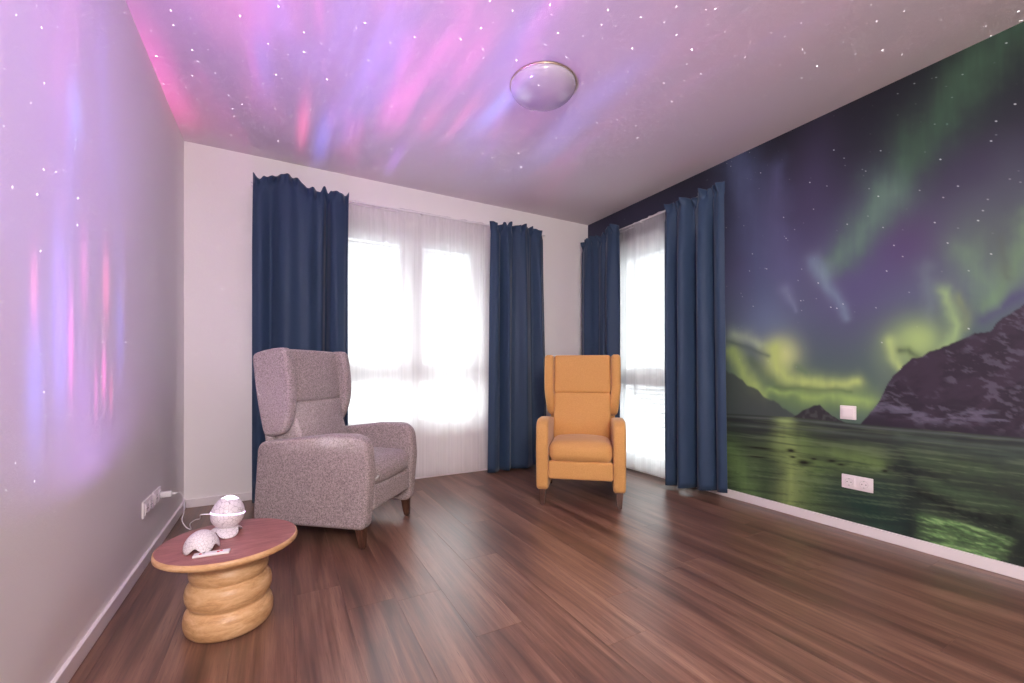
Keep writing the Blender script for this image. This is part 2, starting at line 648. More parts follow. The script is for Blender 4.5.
def sstep(a, b, x):
    t = np.clip((x - a) / (b - a), 0, 1)
    return t * t * (3 - 2 * t)


ys = np.concatenate([np.linspace(YF, .40, 70, endpoint=False), np.linspace(.40, 2.08, 320, endpoint=False),
                     np.linspace(2.08, W2[0], 12, endpoint=False), np.linspace(W2[0], W2[1], 60, endpoint=False), np.linspace(W2[1], YB, 40)])
zs = np.concatenate([np.linspace(BH - .002, W2[3], 400, endpoint=False), np.linspace(W2[3], H, 70)])
GY, GZ = np.meshgrid(ys, zs, indexing='ij')
# design grid of the print: the same plane co-ordinates in which its features were measured
DEP = SN * XR + CS * GY
U = CX + FPX * (CS * XR - SN * GY) / DEP
V = HORIZON - FPX * (GZ - EYE) / DEP


def lin(c):
    c = np.array(c, float) / 255
    return np.where(c <= .04045, c / 12.92, ((c + .055) / 1.055) ** 2.4)


IMG = np.zeros(U.shape + (3,))


def over(alpha, col):
    global IMG
    a = np.clip(alpha, 0, 1)[..., None]
    IMG = IMG * (1 - a) + a * lin(col)


def blob(u0, v0, su, sv, ang=0):
    c, s = math.cos(math.radians(ang)), math.sin(math.radians(ang))
    du, dv = U - u0, V - v0
    a, b = c * du + s * dv, -s * du + c * dv
    return np.exp(-(a / su) ** 2 - (b / sv) ** 2)


def stroke(pts, widths, power=1.7, warp=0.0, seed=3):
    """soft ribbon along a polyline; widths per point"""
    Uw, Vw = U, V
    if warp:
        Uw = U + 1.8 * warp * (fbm(U / 22, V / 22, 3, seed) - .5) * 2
        Vw = V + 1.8 * warp * (fbm(U / 22 + 40, V / 22, 3, seed + 9) - .5) * 2
    best = np.zeros(U.shape)
    for i in range(len(pts) - 1):
        p, q = np.array(pts[i], float), np.array(pts[i + 1], float)
        d = q - p
        t = np.clip(((Uw - p[0]) * d[0] + (Vw - p[1]) * d[1]) / (d @ d), 0, 1)
        dist = np.hypot(Uw - p[0] - t * d[0], Vw - p[1] - t * d[1])
        w = widths[i] * (1 - t) + widths[i + 1] * t
        best = np.maximum(best, np.exp(-(dist / w) ** power))
    return best * (.72 + .56 * fbm(U / 7, V / 60, 3, seed + 20)) * (.8 + .4 * fbm(U / 25, V / 25, 3, seed + 31))


# sky: dark at the top, violet-blue lower down
g = sstep(60, 380, V + (U - 870) * .18)
stops = [(0, (27, 28, 39)), (.18, (36, 37, 52)), (.42, (57, 56, 84)), (.65, (75, 76, 110)), (.85, (78, 88, 112)), (1, (70, 92, 92))]
IMG[:] = lin(stops[0][1])
for (a, ca), (b, cb) in zip(stops, stops[1:]):
    t = np.clip((g - a) / (b - a), 0, 1)[..., None]
    IMG = np.where((g >= a)[..., None], lin(ca) * (1 - t) + lin(cb) * t, IMG)
soft = fbm(U / 70, V / 130, 3, 5)
over(.7 * blob(905, 238, 45, 40), (74, 48, 96))
over(.55 * blob(855, 290, 45, 60, 20), (74, 62, 112))
over(.5 * blob(950, 180, 60, 45), (54, 46, 72))
over(.75 * stroke([(735, 130), (748, 210), (760, 280), (770, 330)], [16, 22, 22, 22], warp=4), (70, 82, 116))
over(.45 * stroke([(775, 170), (778, 240), (788, 300)], [12, 16, 8], warp=4), (80, 84, 124))
over(.5 * blob(765, 325, 30, 30), (94, 114, 142))
over(.4 * blob(812, 180, 22, 60, 10), (72, 62, 100))
# long green ray falling from the upper right
over(.72 * stroke([(1035, 0), (985, 60), (945, 110), (910, 160), (880, 205), (855, 238), (838, 262)], [34, 30, 26, 24, 22, 18, 12], warp=5), (54, 86, 66))
over(.55 * stroke([(890, 195), (865, 228), (842, 256), (828, 272)], [22, 17, 13, 9], warp=3), (94, 124, 116))
over(.5 * stroke([(815, 262), (824, 278), (832, 292), (840, 306), (846, 318)], [9, 9, 7, 6, 4], warp=2), (112, 136, 156))
over(.4 * stroke([(785, 290), (792, 302), (796, 311)], [6, 4, 2], warp=1), (116, 124, 150))
# green veil over the mountain
over(.75 * blob(985, 240, 50, 45, -20), (78, 92, 88))
over(.5 * blob(1015, 200, 25, 60), (66, 74, 80))
over(.75 * stroke([(1040, 215), (1020, 255), (1003, 285), (985, 305)], [16, 17, 15, 9], warp=6), (92, 122, 92))
over(.6 * stroke([(965, 255), (985, 285), (995, 308)], [16, 12, 6], warp=5), (96, 128, 100))
over(.55 * stroke([(1000, 240), (1010, 275)], [6, 6], warp=4), (78, 88, 84))
over(.85 * stroke([(945, 290), (951, 305), (958, 322), (952, 342), (944, 352)], [8, 8, 8, 8, 9], warp=3), (128, 158, 104))
over(.6 * stroke([(960, 296), (968, 314), (966, 328)], [6, 6, 4], warp=3), (112, 128, 88))
over(.5 * stroke([(925, 270), (930, 300), (926, 322)], [10, 9, 8], warp=5), (92, 108, 118))
over(.95 * blob(918, 340, 22, 18, -10), (142, 170, 98))
over(.85 * stroke([(890, 342), (893, 358), (899, 367)], [6, 6, 4], warp=1), (162, 186, 104))
over(.5 * blob(905, 350, 26, 26), (134, 162, 96))
over(.9 * stroke([(900, 350), (908, 350), (917, 356)], [3.5, 4, 4], warp=1), (84, 104, 70))
over(.6 * stroke([(985, 318), (1000, 310), (1024, 296)], [7, 7, 8], warp=3), (66, 60, 104))
over(.5 * blob(885, 372, 12, 26), (86, 104, 98))
# low aurora on the left
over(.7 * blob(800, 398, 75, 22, 6), (92, 122, 72))
over(.75 * stroke([(733, 335), (745, 338), (760, 346)], [7, 9, 6], warp=2), (140, 160, 136))
over(.85 * stroke([(732, 350), (740, 366), (750, 384), (763, 398)], [7, 9, 9, 5], warp=3), (146, 172, 92))
over(.6 * stroke([(752, 362), (768, 376), (785, 390)], [5, 5, 6], warp=3), (74, 98, 76))
over(.96 * blob(783, 355, 16, 17, 0), (172, 186, 116))
over(.9 * stroke([(774, 350), (776, 366), (786, 377), (805, 382), (830, 384), (858, 383)], [10, 10, 9, 8, 7, 6], warp=2), (158, 180, 94))
over(.8 * stroke([(768, 392), (800, 397), (835, 399), (868, 402)], [4, 6, 7, 9], warp=3), (132, 164, 84))
over(.5 * stroke([(775, 388), (810, 389), (850, 392)], [3, 2.5, 2], warp=2), (80, 106, 66))
over(.6 * stroke([(726, 340), (750, 349), (768, 356)], [2.5, 3, 2.5], warp=1), (74, 92, 88))
over(.8 * stroke([(797, 366), (806, 372)], [4, 3], warp=1), (92, 118, 88))
# far slope on the left
sl = sstep(-1.5, 1.5, V - (376 + (U - 735) * .66 + 5 * (fbm(U / 9, V * 0, 3, 8) - .5))) * (U < 800)
over(sl * .9, (66, 76, 76))
# stars of the print
rng = np.random.default_rng(4)
for k in range(420):
    i, j = rng.integers(0, len(ys) - 2), rng.integers(130, len(zs) - 2)
    if V[i, j] < 372:
        b = .75 * rng.random() ** 3.6
        IMG[i, j] = IMG[i, j] * (1 - b) + b * lin((215, 225, 225))
# mountains
hz = np.interp(U, [700, 735, 795, 870, 1024, 1400], [412, 414, 417.5, 425, 438, 472])
pk = np.interp(U, [860, 866, 872, 880, 886, 893, 903, 912, 922, 930, 940, 950, 962, 975, 984, 992, 998, 1003, 1012, 1024, 1060, 1400],
               [425, 418, 411, 400, 388, 376, 366, 358, 356, 351, 349, 344, 339, 333, 333, 330, 322, 318, 313, 305, 292, 240])
pk = pk + 3.0 * (fbm(U / 6, V * 0, 3, 21) - .5)
mm = sstep(-1, 1, V - pk) * (U > 858)
over(mm, (47, 40, 54))
rk = fbm(U / 26 + V / 40, V / 15, 5, 33)
snow = sstep(.53, .64, fbm((U + 1.4 * V) / 15, (V - .45 * U) / 4.2, 5, 51)) * sstep(.40, .62, fbm(U / 30, V / 22, 3, 77))
over(mm * sstep(.45, .7, rk) * .5, (64, 51, 70))
over(mm * snow * .38, (98, 94, 112))
foot = np.exp(-((V - hz + 16 + 3 * np.sin(U / 17)) / 7) ** 2) * sstep(.42, .6, fbm(U / 18, V / 4, 4, 71))
over(mm * foot * .5, (104, 104, 126))
over(mm * sstep(-9, -2, V - hz) * .7, (46, 40, 54))
rp = np.interp(U, [792, 797, 803, 809, 815, 820, 826, 833, 840, 850], [418, 415, 410, 408.5, 405, 405, 411, 416, 420, 424])
rm = sstep(-.8, .8, V - rp - 1.2 * (fbm(U / 4, V * 0, 2, 2) - .5)) * (U > 792) * (U < 850)
over(rm, (50, 50, 56))
over(rm * sstep(.5, .7, fbm(U / 4, V / 4, 3, 14)) * .5, (78, 80, 84))
# water
wm = sstep(-.8, .8, V - hz)
dz = V - hz
over(wm, (56, 66, 64))
SKEW = V - .115 * (U - 735)             # along the water's level lines
over(wm * .55 * sstep(12, 40, dz), (66, 86, 62))
over(wm * .8 * stroke([(728, 450), (745, 470), (752, 500)], [12, 15, 16], warp=3), (104, 138, 76))
over(wm * .75 * blob(800, 455, 60, 14, 7), (88, 110, 66))
over(wm * .9 * stroke([(783, 420), (788, 440), (794, 470), (792, 505)], [7, 11, 13, 14], warp=4), (142, 166, 92))
over(wm * .6 * stroke([(800, 440), (818, 470), (815, 500)], [16, 18, 18], warp=4), (102, 132, 70))
over(wm * .8 * stroke([(835, 458), (870, 462), (885, 466)], [10, 12, 8], warp=4), (104, 132, 72))
over(wm * .8 * stroke([(765, 470), (768, 500)], [6, 7], warp=4), (66, 92, 58))
over(wm * .85 * stroke([(838, 496), (870, 508), (900, 525)], [18, 20, 18], warp=4), (34, 66, 58))
over(wm * .7 * blob(880, 490, 26, 14, 20), (40, 66, 58))
over(wm * .7 * stroke([(900, 436), (960, 446), (1030, 456)], [8, 9, 9], warp=3), (70, 88, 78))
over(wm * .75 * stroke([(910, 455), (950, 466), (990, 470)], [8, 10, 8], warp=3), (70, 92, 66))
over(wm * .85 * stroke([(890, 468), (930, 476), (975, 488), (1030, 500)], [5, 7, 9, 14], warp=3), (40, 46, 48))
over(wm * .8 * stroke([(915, 485), (955, 492), (990, 503), (1030, 520)], [5, 9, 10, 10], warp=3), (74, 100, 70))
over(wm * .75 * stroke([(903, 466), (912, 495), (908, 535)], [10, 12, 14], warp=5), (32, 42, 46))
over(wm * .9 * stroke([(918, 494), (945, 505), (975, 516), (1010, 522)], [5, 8, 10, 14], warp=3), (28, 34, 36))
wave = fbm(U / 14, (V - .28 * U) / 2.2, 4, 61)
gm = sstep(0, 1, (V - (510 + (U - 920) * .28)) / 3) * sstep(910, 936, U + 8 * (fbm(U / 5, V / 3, 3, 17) - .5)) * sstep(0, 14, (1015 - U) - (V - 540) * .6 + 8)
over(wm * gm * (.35 + .65 * sstep(.42, .6, wave)), (104, 150, 84))
over(wm * gm * sstep(.58, .68, wave) * .5, (150, 184, 120))
over(wm * sstep(980, 1030, U) * sstep(505, 545, V) * .8, (24, 28, 34))
IMG = IMG * (1 - .18 * wm[..., None])
lines = fbm(U / 55, SKEW / 2.2, 4, 81)
over(wm * .45 * sstep(.55, .75, lines), (36, 46, 46))
over(wm * .22 * sstep(.25, .05, lines - .2), (120, 140, 100))
rip = fbm(U / 9, SKEW / 1.6, 3, 91)
over(wm * .35 * sstep(.58, .75, rip) * sstep(445, 470, V), (44, 66, 46))
for v0, a, wd, c in ((2.5, .6, 1.2, (92, 104, 100)), (6, .6, 1.6, (40, 46, 50)), (11, .4, 1.6, (86, 98, 90)), (15, .5, 2.2, (42, 50, 52))):
    over(wm * a * np.exp(-((dz - v0) / wd) ** 2) * (.4 + fbm(U / 40, V * 0 + v0, 3, 5)), c)
over(wm * .85 * blob(785, 421, 10, 2.5, 6), (136, 162, 96))
for u0, v0, su, sv in ((791, 450.5, 4.5, 1.8), (793, 457, 3, 1), (804, 462.5, 7, 2.6), (814, 459, 3, 1), (832, 461, 4.5, 1.5), (841, 464.5, 4, 1), (885, 471, 3.2, 1.4), (760, 448, 14, 1), (758, 457, 10, .8)):
    over(wm * 1.1 * blob(u0, v0, su, sv, 6), (22, 26, 24))

GREY = IMG.mean(-1, keepdims=True)
IMG = (IMG * .76 + GREY * .24)
IMG = 1.40 * .30 * (np.maximum(IMG, 0) / .30) ** 1.16
nY, nZ = GY.shape
idx = np.arange(nY * nZ).reshape(nY, nZ)
quads = np.stack([idx[:-1, :-1], idx[1:, :-1], idx[1:, 1:], idx[:-1, 1:]], -1).reshape(-1, 4)
mY = (GY[:-1, :-1] + GY[1:, 1:]) / 2
mZ = (GZ[:-1, :-1] + GZ[1:, 1:]) / 2
inwin = ((mY > W2[0]) & (mY < W2[1]) & (mZ < W2[3])).reshape(-1)
quads = quads[~inwin]
me = bpy.data.meshes.new('mural_print')
co = np.stack([np.full(GY.shape, XR - .0015), GY, GZ], -1).reshape(-1, 3)
me.vertices.add(len(co)); me.vertices.foreach_set('co', co.astype(np.float32).ravel())
me.loops.add(quads.size); me.loops.foreach_set('vertex_index', quads.ravel().astype(np.int32))
me.polygons.add(len(quads))
me.polygons.foreach_set('loop_start', np.arange(0, quads.size, 4, dtype=np.int32))
me.update(calc_edges=True)
ca = me.color_attributes.new('print', 'FLOAT_COLOR', 'POINT')
rgba = np.concatenate([np.clip(IMG, 0, 1).reshape(-1, 3), np.ones((len(co), 1))], 1)
ca.data.foreach_set('color', rgba.astype(np.float32).ravel())
mm_, nt, p = material('printed_wallpaper', rough=.62, spec=.25)
at = nt.N.new('ShaderNodeAttribute'); at.attribute_name = 'print'
pc = nt.coord('Object')
fine = nt.noise(pc, 700, 2, .5)
nt.put(p.inputs['Base Color'], nt.mix(nt.mapr(fine.outputs['Fac'], .2, .8, 0, .12), at.outputs['Color'], (0, 0, 0, 1)))
nt.put(p.inputs['Normal'], nt.bump(fine.outputs['Fac'], .12, .001))
me.materials.append(mm_)
mur = mesh_obj('mural_wallpaper', me, wall_right)
mur['label'] = 'photo wallpaper of green northern lights over a mountain and water'

# ------------------------------------------------------------------ windows


def bars(rects, y0, y1, bevel=.004):
    bm = bmesh.new()
    for x0, x1, z0, z1 in rects:
        add_box(bm, x0, x1, y0, y1, z0, z1)
    return bm


def sash(parent, name, x0, x1, z0, z1, y0, fw, handle=None):
    """one casement or fixed light: a frame with its pane"""
    s = obj(name, bars([(x0, x0 + fw, z0, z1), (x1 - fw, x1, z0, z1), (x0 + fw, x1 - fw, z0, z0 + fw), (x0 + fw, x1 - fw, z1 - fw, z1)], y0, y0 + .06), MAT['pvc'], parent)
    obj('pane', box(x0 + fw - .006, x1 - fw + .006, y0 + .026, y0 + .034, z0 + fw - .006, z1 - fw + .006), MAT['glass'], s)
    if handle:
        hx, hz_ = handle
        bm = box(hx - .013, hx + .013, y0 - .012, y0, hz_ - .035, hz_ + .035, .004)
        add_box(bm, hx - .008, hx + .008, y0 - .03, y0 - .012, hz_ - .008, hz_ + .008)
        add_box(bm, hx - .009, hx + .009, y0 - .042, y0 - .028, hz_ - .11, hz_ + .01)
        obj('handle', bm, MAT['pvc'], s)
    return s


def window(name, w, transom, fy, halves, blinds):
    """window in local axes: x along the wall, y outwards"""
    root = empty(name)
    x0, x1, z0, z1 = w
    fo = .05
    obj('outer_frame', bars([(x0, x0 + fo, z0, z1), (x1 - fo, x1, z0, z1), (x0 + fo, x1 - fo, z0, z0 + fo), (x0 + fo, x1 - fo, z1 - fo, z1)], fy, fy + .08), MAT['pvc'], root)
    xs = [x0 + fo + (x1 - x0 - 2 * fo) * i / halves for i in range(halves + 1)]
    for xm in xs[1:-1]:
        obj('mullion', box(xm - .03, xm + .03, fy + .004, fy + .076, z0 + fo, z1 - fo), MAT['pvc'], root)
    if transom:
        obj('transom', box(x0 + fo, x1 - fo, fy + .002, fy + .078, transom - .03, transom + .03), MAT['pvc'], root)
    for i in range(halves):
        a = xs[i] + (.03 if i else 0); b = xs[i + 1] - (.03 if i < halves - 1 else 0)
        hx = b - .03 if i == 0 else a + .03
        if transom:
            sash(root, 'sash', a, b, z0 + fo, transom - .03, fy - .006, .035)
            sash(root, 'sash', a, b, transom + .03, z1 - fo, fy - .012, .06, (hx, transom + .42))
        else:
            sash(root, 'sash', a, b, z0 + fo, z1 - fo, fy - .012, .07, (hx, 1.0))
    obj('sill', box(x0, x1, 0.0, fy, z0 - .0, z0 + .018, .003), MAT['trim'], root)
    struct(root)
    return root


win1 = window('window_1', W1, 0.90, .10, 2, None)
win1.location = (0, YB, 0)
win2 = window('window_2', (-W2[1], -W2[0], W2[2], W2[3]), 0.86, .10, 1, None)
win2.location = (XR, 0, 0); win2.rotation_euler = (0, 0, -PI / 2)


def blind(name, label, w, n_slats, pitch, loc, rz, boxh=.10):
    """outside venetian blind, partly drawn: box, cords and slats"""
    root = empty(name, loc, rz)
    x0, x1, ztop = w
    obj('blind_box', box(x0, x1, .20, .29, ztop - boxh, ztop, .004), MAT['slat'], root)
    sl = bmesh.new()
    prof = [(-.036, -.006), (-.018, .001), (0, .004), (.018, .001), (.036, -.006)]
    for y, z in prof:
        pass
    top = [[sl.verts.new((x, y, z + .0006)) for y, z in prof] for x in (x0 + .012, x1 - .012)]
    bot = [[sl.verts.new((x, y, z - .0006)) for y, z in prof] for x in (x0 + .012, x1 - .012)]
    for i in range(4):
        sl.faces.new((top[0][i], top[1][i], top[1][i + 1], top[0][i + 1]))
        sl.faces.new((bot[0][i + 1], bot[1][i + 1], bot[1][i], bot[0][i]))
    first = obj('slat', sl, MAT['slat'], root)
    me = first.data
    first.location = (0, .245, ztop - boxh - .02); first.rotation_euler = (.35, 0, 0)
    for k in range(1, n_slats):
        mesh_obj('slat', me, root, (0, .245, ztop - boxh - .02 - k * pitch), (.35, 0, 0))
    for cx_ in (x0 + .12, x1 - .12):
        bm = bmesh.new()
        add_tube(bm, [(cx_, .245, ztop - boxh), (cx_, .245, ztop - boxh - .02 - n_slats * pitch)], .0015, 6)
        obj('lift_cord', bm, MAT['slat'], root)
    zb = ztop - boxh - .02 - n_slats * pitch
    obj('bottom_rail', box(x0 + .012, x1 - .012, .215, .275, zb - .012, zb + .006, .003), MAT['slat'], root)
    tag(root, label, 'blind')
    return root


xm = (W1[0] + W1[1]) / 2
blind('venetian_blind', 'white outside venetian blind half raised behind the left pane of the back window', (W1[0] + .01, xm - .01, W1[3]), 11, .042, (0, YB, 0), 0)
blind('venetian_blind', 'white outside venetian blind half raised behind the right pane of the back window', (xm + .01, W1[1] - .01, W1[3]), 11, .042, (0, YB, 0), 0)
blind('venetian_blind', 'white outside venetian blind lowered over the tall window beside the mural', (-W2[1] + .01, -W2[0] - .01, W2[3]), 44, .043, (XR, 0, 0), -PI / 2)

# ground and light-coloured terrace outside, seen only through the sheers
struct(obj('ground_outside', box(-14, 18, YB + WT + .02, 24, -3.2, -3.1), plain('pale_paving', (.6, .6, .58, 1), .8)))

# ------------------------------------------------------------------ curtains


def drape(name, A, B, nrm, top, bottom, folds, mat, amp=.035, thick=.0016, ruffle=.030, nu=220, nv=60, A2=None, B2=None, seed=1, spread=None):
    """hanging cloth from A to B (xy, at the rail), nrm = direction into the room.
    top/bottom: lists of (s, z); folds: list of (s centre, half width, depth) pleats plus fine waves."""
    rnd = random.Random(seed)
    A, B = Vector(A), Vector(B)
    A2 = Vector(A2) if A2 else A; B2 = Vector(B2) if B2 else B
    nrm = Vector(nrm)
    ph = [rnd.uniform(0, 6.28) for _ in range(6)]
    ts, tz = zip(*top); bs, bz = zip(*bottom)
    bm = bmesh.new()
    rows = []
    for j in range(nv + 1):
        v = j / nv
        vv = v ** 1.25
        row = []
        for i in range(nu + 1):
            s = i / nu
            zt = float(np.mean(np.interp([s - .012, s - .006, s, s + .006, s + .012], ts, tz))); zb = float(np.interp(s, bs, bz))
            z = zt + (zb - zt) * vv
            below = zt - z
            k = min(1.0, below / .5)
            d = 0
            for (c, w, dep) in folds:
                cc = c + .012 * math.sin(3 * v + c * 20)
                e = (s - cc) / w
                d += (1.35 if thick else .6) * dep * math.exp(-e * e) * (.45 + .55 * k)
            d += .14 * amp * math.sin(2 * PI * 4.3 * s + ph[0] + .8 * v) * k
            d += .10 * amp * math.sin(2 * PI * 9 * s + ph[1] - .9 * v) * math.exp(-below / .5)
            # gathered heading above the tape
            hd = math.exp(-(below / .05) ** 2)
            d += ruffle * hd * (math.sin(2 * PI * 7 * s + ph[2]) + .5 * math.sin(2 * PI * 12 * s + ph[3])) * .8
            d -= .010 * math.exp(-((below - .065) / .02) ** 2)
            pa = A + (A2 - A) * vv; pb = B + (B2 - B) * vv
            sw = s + .010 * math.sin(2 * PI * 3 * s + ph[4]) * k
            q = pa + (pb - pa) * sw + nrm * (d)
            row.append(bm.verts.new((q.x, q.y, z)))
        rows.append(row)
    for j in range(nv):
        for i in range(nu):
            bm.faces.new((rows[j][i], rows[j][i + 1], rows[j + 1][i + 1], rows[j + 1][i]))
    o = obj(name, bm, mat, smooth=True)
    if thick:
        md = o.modifiers.new('cloth_thickness', 'SOLIDIFY'); md.thickness = thick; md.offset = 0
    return o


YC, XC = YB - .155, XR - .155           # plane of the navy curtains
YS, XS = YB - .045, XR - .045           # plane of the sheers
cA, cB = at_y(253, 300, YC), at_y(349, 300, YC)
o = drape('curtain', (cA.x, YC), (cB.x, YC), (0, -1),
          [(0, 2.315), (.03, 2.275), (.07, 2.275), (.10, 2.31), (.17, 2.30), (.22, 2.325), (.36, 2.335), (.42, 2.325), (.5, 2.29), (.58, 2.272), (.66, 2.275), (.69, 2.26), (.705, 2.31), (.74, 2.315), (.755, 2.27), (.775, 2.255), (.79, 2.30), (.85, 2.285), (.92, 2.275), (.97, 2.285), (1, 2.305)],
          [(0, .02), (1, .02)],
          [(.06, .05, .025), (.17, .04, -.012), (.34, .13, .055), (.56, .08, .03), (.75, .025, -.05), (.86, .07, .03), (.98, .03, -.02)], MAT['curtain'], seed=2)
tag(o, 'navy blue curtain hanging behind the grey armchair', 'curtain', 'navy curtains')
cA, cB = at_y(488, 300, YC), at_y(545.5, 300, YC)
o = drape('curtain', (cA.x + .03, YC), (cB.x - .03, YC), (0, -1),
          [(0, 2.30), (.05, 2.275), (.2, 2.272), (.23, 2.305), (.27, 2.305), (.29, 2.265), (.33, 2.31), (.42, 2.29), (.5, 2.285), (.6, 2.31), (.7, 2.29), (.78, 2.31), (.88, 2.29), (.93, 2.27), (1, 2.30)],
          [(0, .015), (1, .03)],
          [(.08, .06, .025), (.20, .03, -.035), (.30, .05, .03), (.40, .03, -.02), (.58, .12, .04), (.78, .05, -.025), (.9, .06, .03)], MAT['curtain'], seed=5,
          A2=(cA.x - .0, YC), B2=(cB.x + .02, YC))
tag(o, 'navy blue curtain at the right edge of the back window, left of the mustard armchair', 'curtain', 'navy curtains')
YA, YB_ = YB - .10, at_x(619, 300, XC).y
o = drape('curtain', (XC, YA), (XC, YB_), (-1, 0),
          [(0, 2.25), (.1, 2.27), (.3, 2.285), (.45, 2.275), (.52, 2.24), (.6, 2.29), (.65, 2.25), (.78, 2.31), (.9, 2.31), (1, 2.28)],
          [(0, .02), (1, .02)],
          [(.15, .12, .03), (.42, .05, -.02), (.62, .04, -.03), (.8, .10, .04), (.97, .04, -.01)], MAT['curtain'], seed=9)
tag(o, 'navy blue curtain in the room corner behind the mustard armchair', 'curtain', 'navy curtains')
c0, c1 = at_x(664.5, 300, XC).y, at_x(724, 300, XC).y
o = drape('curtain', (XC, c0), (XC, c1), (-1, 0),
          [(0, 2.25), (.05, 2.285), (.1, 2.265), (.15, 2.29), (.22, 2.26), (.3, 2.285), (.42, 2.27), (.5, 2.245), (.57, 2.26), (.66, 2.29), (.75, 2.27), (.85, 2.285), (.92, 2.27), (1, 2.285)],
          [(0, .02), (.28, .02), (.4, .035), (1, .075)],
          [(.10, .06, .045), (.22, .04, -.02), (.34, .08, .05), (.50, .05, -.045), (.66, .08, .03), (.80, .04, -.035), (.93, .06, .02)], MAT['curtain'], seed=12,
          A2=(XC, c0 - .01), B2=(XC, c1 - .03))
tag(o, 'navy blue curtain hanging in front of the left edge of the mural', 'curtain', 'navy curtains')

# sheers, two lengths at each window
xs_ = at_y(400, 300, YS).x
sx0, sx1 = W1[0] - .10, W1[1] + .14
sheer_top = lambda n, z, r: [(i / n, z + r.uniform(-.006, .006)) for i in range(n + 1)]
rr = random.Random(3)
o = drape('sheer_curtain', (sx0, YS), (xs_ + .02, YS), (0, -1), sheer_top(14, 2.285, rr), [(0, .03), (1, .03)],
          [(.2, .06, .02), (.45, .06, -.018), (.62, .05, .016), (.8, .05, -.015), (.97, .03, .018)], MAT['sheer'], amp=.025, thick=0, ruffle=.006, nu=90, nv=30, seed=21)
tag(o, 'white sheer curtain next to the grey armchair, covering the left half of the back window', 'sheer curtain', 'white sheers')
o = drape('sheer_curtain', (xs_ - .02, YS - .03), (sx1, YS - .03), (0, -1), sheer_top(18, 2.285, rr), [(0, .03), (1, .03)],
          [(.02, .02, .012), (.2, .06, -.015), (.36, .03, .02), (.46, .03, -.02), (.58, .025, .022), (.66, .03, -.018), (.75, .025, .022), (.82, .03, -.018), (.92, .04, .018)], MAT['sheer'], amp=.03, thick=0, ruffle=.006, nu=120, nv=30, seed=22)
tag(o, 'white sheer curtain covering the right half of the back window', 'sheer curtain', 'white sheers')
ys_ = at_x(637, 300, XS).y
o = drape('sheer_curtain', (XS, W2[1] + .05), (XS, ys_ - .015), (-1, 0), sheer_top(10, 2.285, rr), [(0, .03), (1, .025)],
          [(.3, .08, .02), (.55, .06, -.018), (.75, .05, .018), (.95, .04, -.012)], MAT['sheer'], amp=.025, thick=0, ruffle=.006, nu=80, nv=30, seed=23)
tag(o, 'narrow white sheer curtain just right of the mustard armchair', 'sheer curtain', 'white sheers')
o = drape('sheer_curtain', (XS - .03, ys_ + .015), (XS - .03, W2[0] - .05), (-1, 0), sheer_top(14, 2.285, rr), [(0, .03), (1, .03)],
          [(.04, .03, .015), (.2, .06, -.015), (.4, .05, .018), (.6, .05, -.015), (.85, .06, .018)], MAT['sheer'], amp=.025, thick=0, ruffle=.006, nu=90, nv=30, seed=24)
tag(o, 'white sheer curtain before the tall window, beside the mural curtain', 'sheer curtain', 'white sheers')


# double curtain rails
def rail(label, p0, p1, nrm, cat='curtain rail'):
    root = empty('curtain_rail', ((p0[0] + p1[0]) / 2, (p0[1] + p1[1]) / 2, 2.25))
    base = Vector(root.location)
    d = (Vector((*p1, 0)) - Vector((*p0, 0))).normalized()
    n = Vector((*nrm, 0))
    for off in (.045, .105):
        bm = bmesh.new()
        add_tube(bm, [Vector((*p0, 2.262)) + n * off - base, Vector((*p1, 2.262)) + n * off - base], .006, 10)
        obj('rod', bm, MAT['pvc'], root, smooth=True)
    L = (Vector(p1) - Vector(p0)).length
    for t in (.02, .5, .98):
        c = Vector((*p0, 2.262)) + d * L * t - base
        bm = bmesh.new()
        add_tube(bm, [c + n * .0, c + n * .11], .005, 8)
        q = [c + n * .001 + d * a + Vector((0, 0, b)) for a, b in ((-.015, -.03), (.015, -.03), (.015, .03), (-.015, .03))]
        w = [p_ + n * .006 for p_ in q]
        vq = [bm.verts.new(p_) for p_ in q]; vw = [bm.verts.new(p_) for p_ in w]
        bm.faces.new(vq); bm.faces.new(list(reversed(vw)))
        for i in range(4): bm.faces.new((vq[i], vq[(i + 1) % 4], vw[(i + 1) % 4], vw[i]))
        obj('bracket', bm, MAT['pvc'], root)
    tag(root, label, cat)


rail('thin white double curtain rail above the back window', (at_y(252, 300, YC).x - .01, YB), (at_y(547, 300, YC).x + .01, YB), (0, -1))
rail('thin white double curtain rail above the tall window beside the mural', (XR - .0015, c1 + .16), (XR - .0015, YB - .15), (-1, 0))


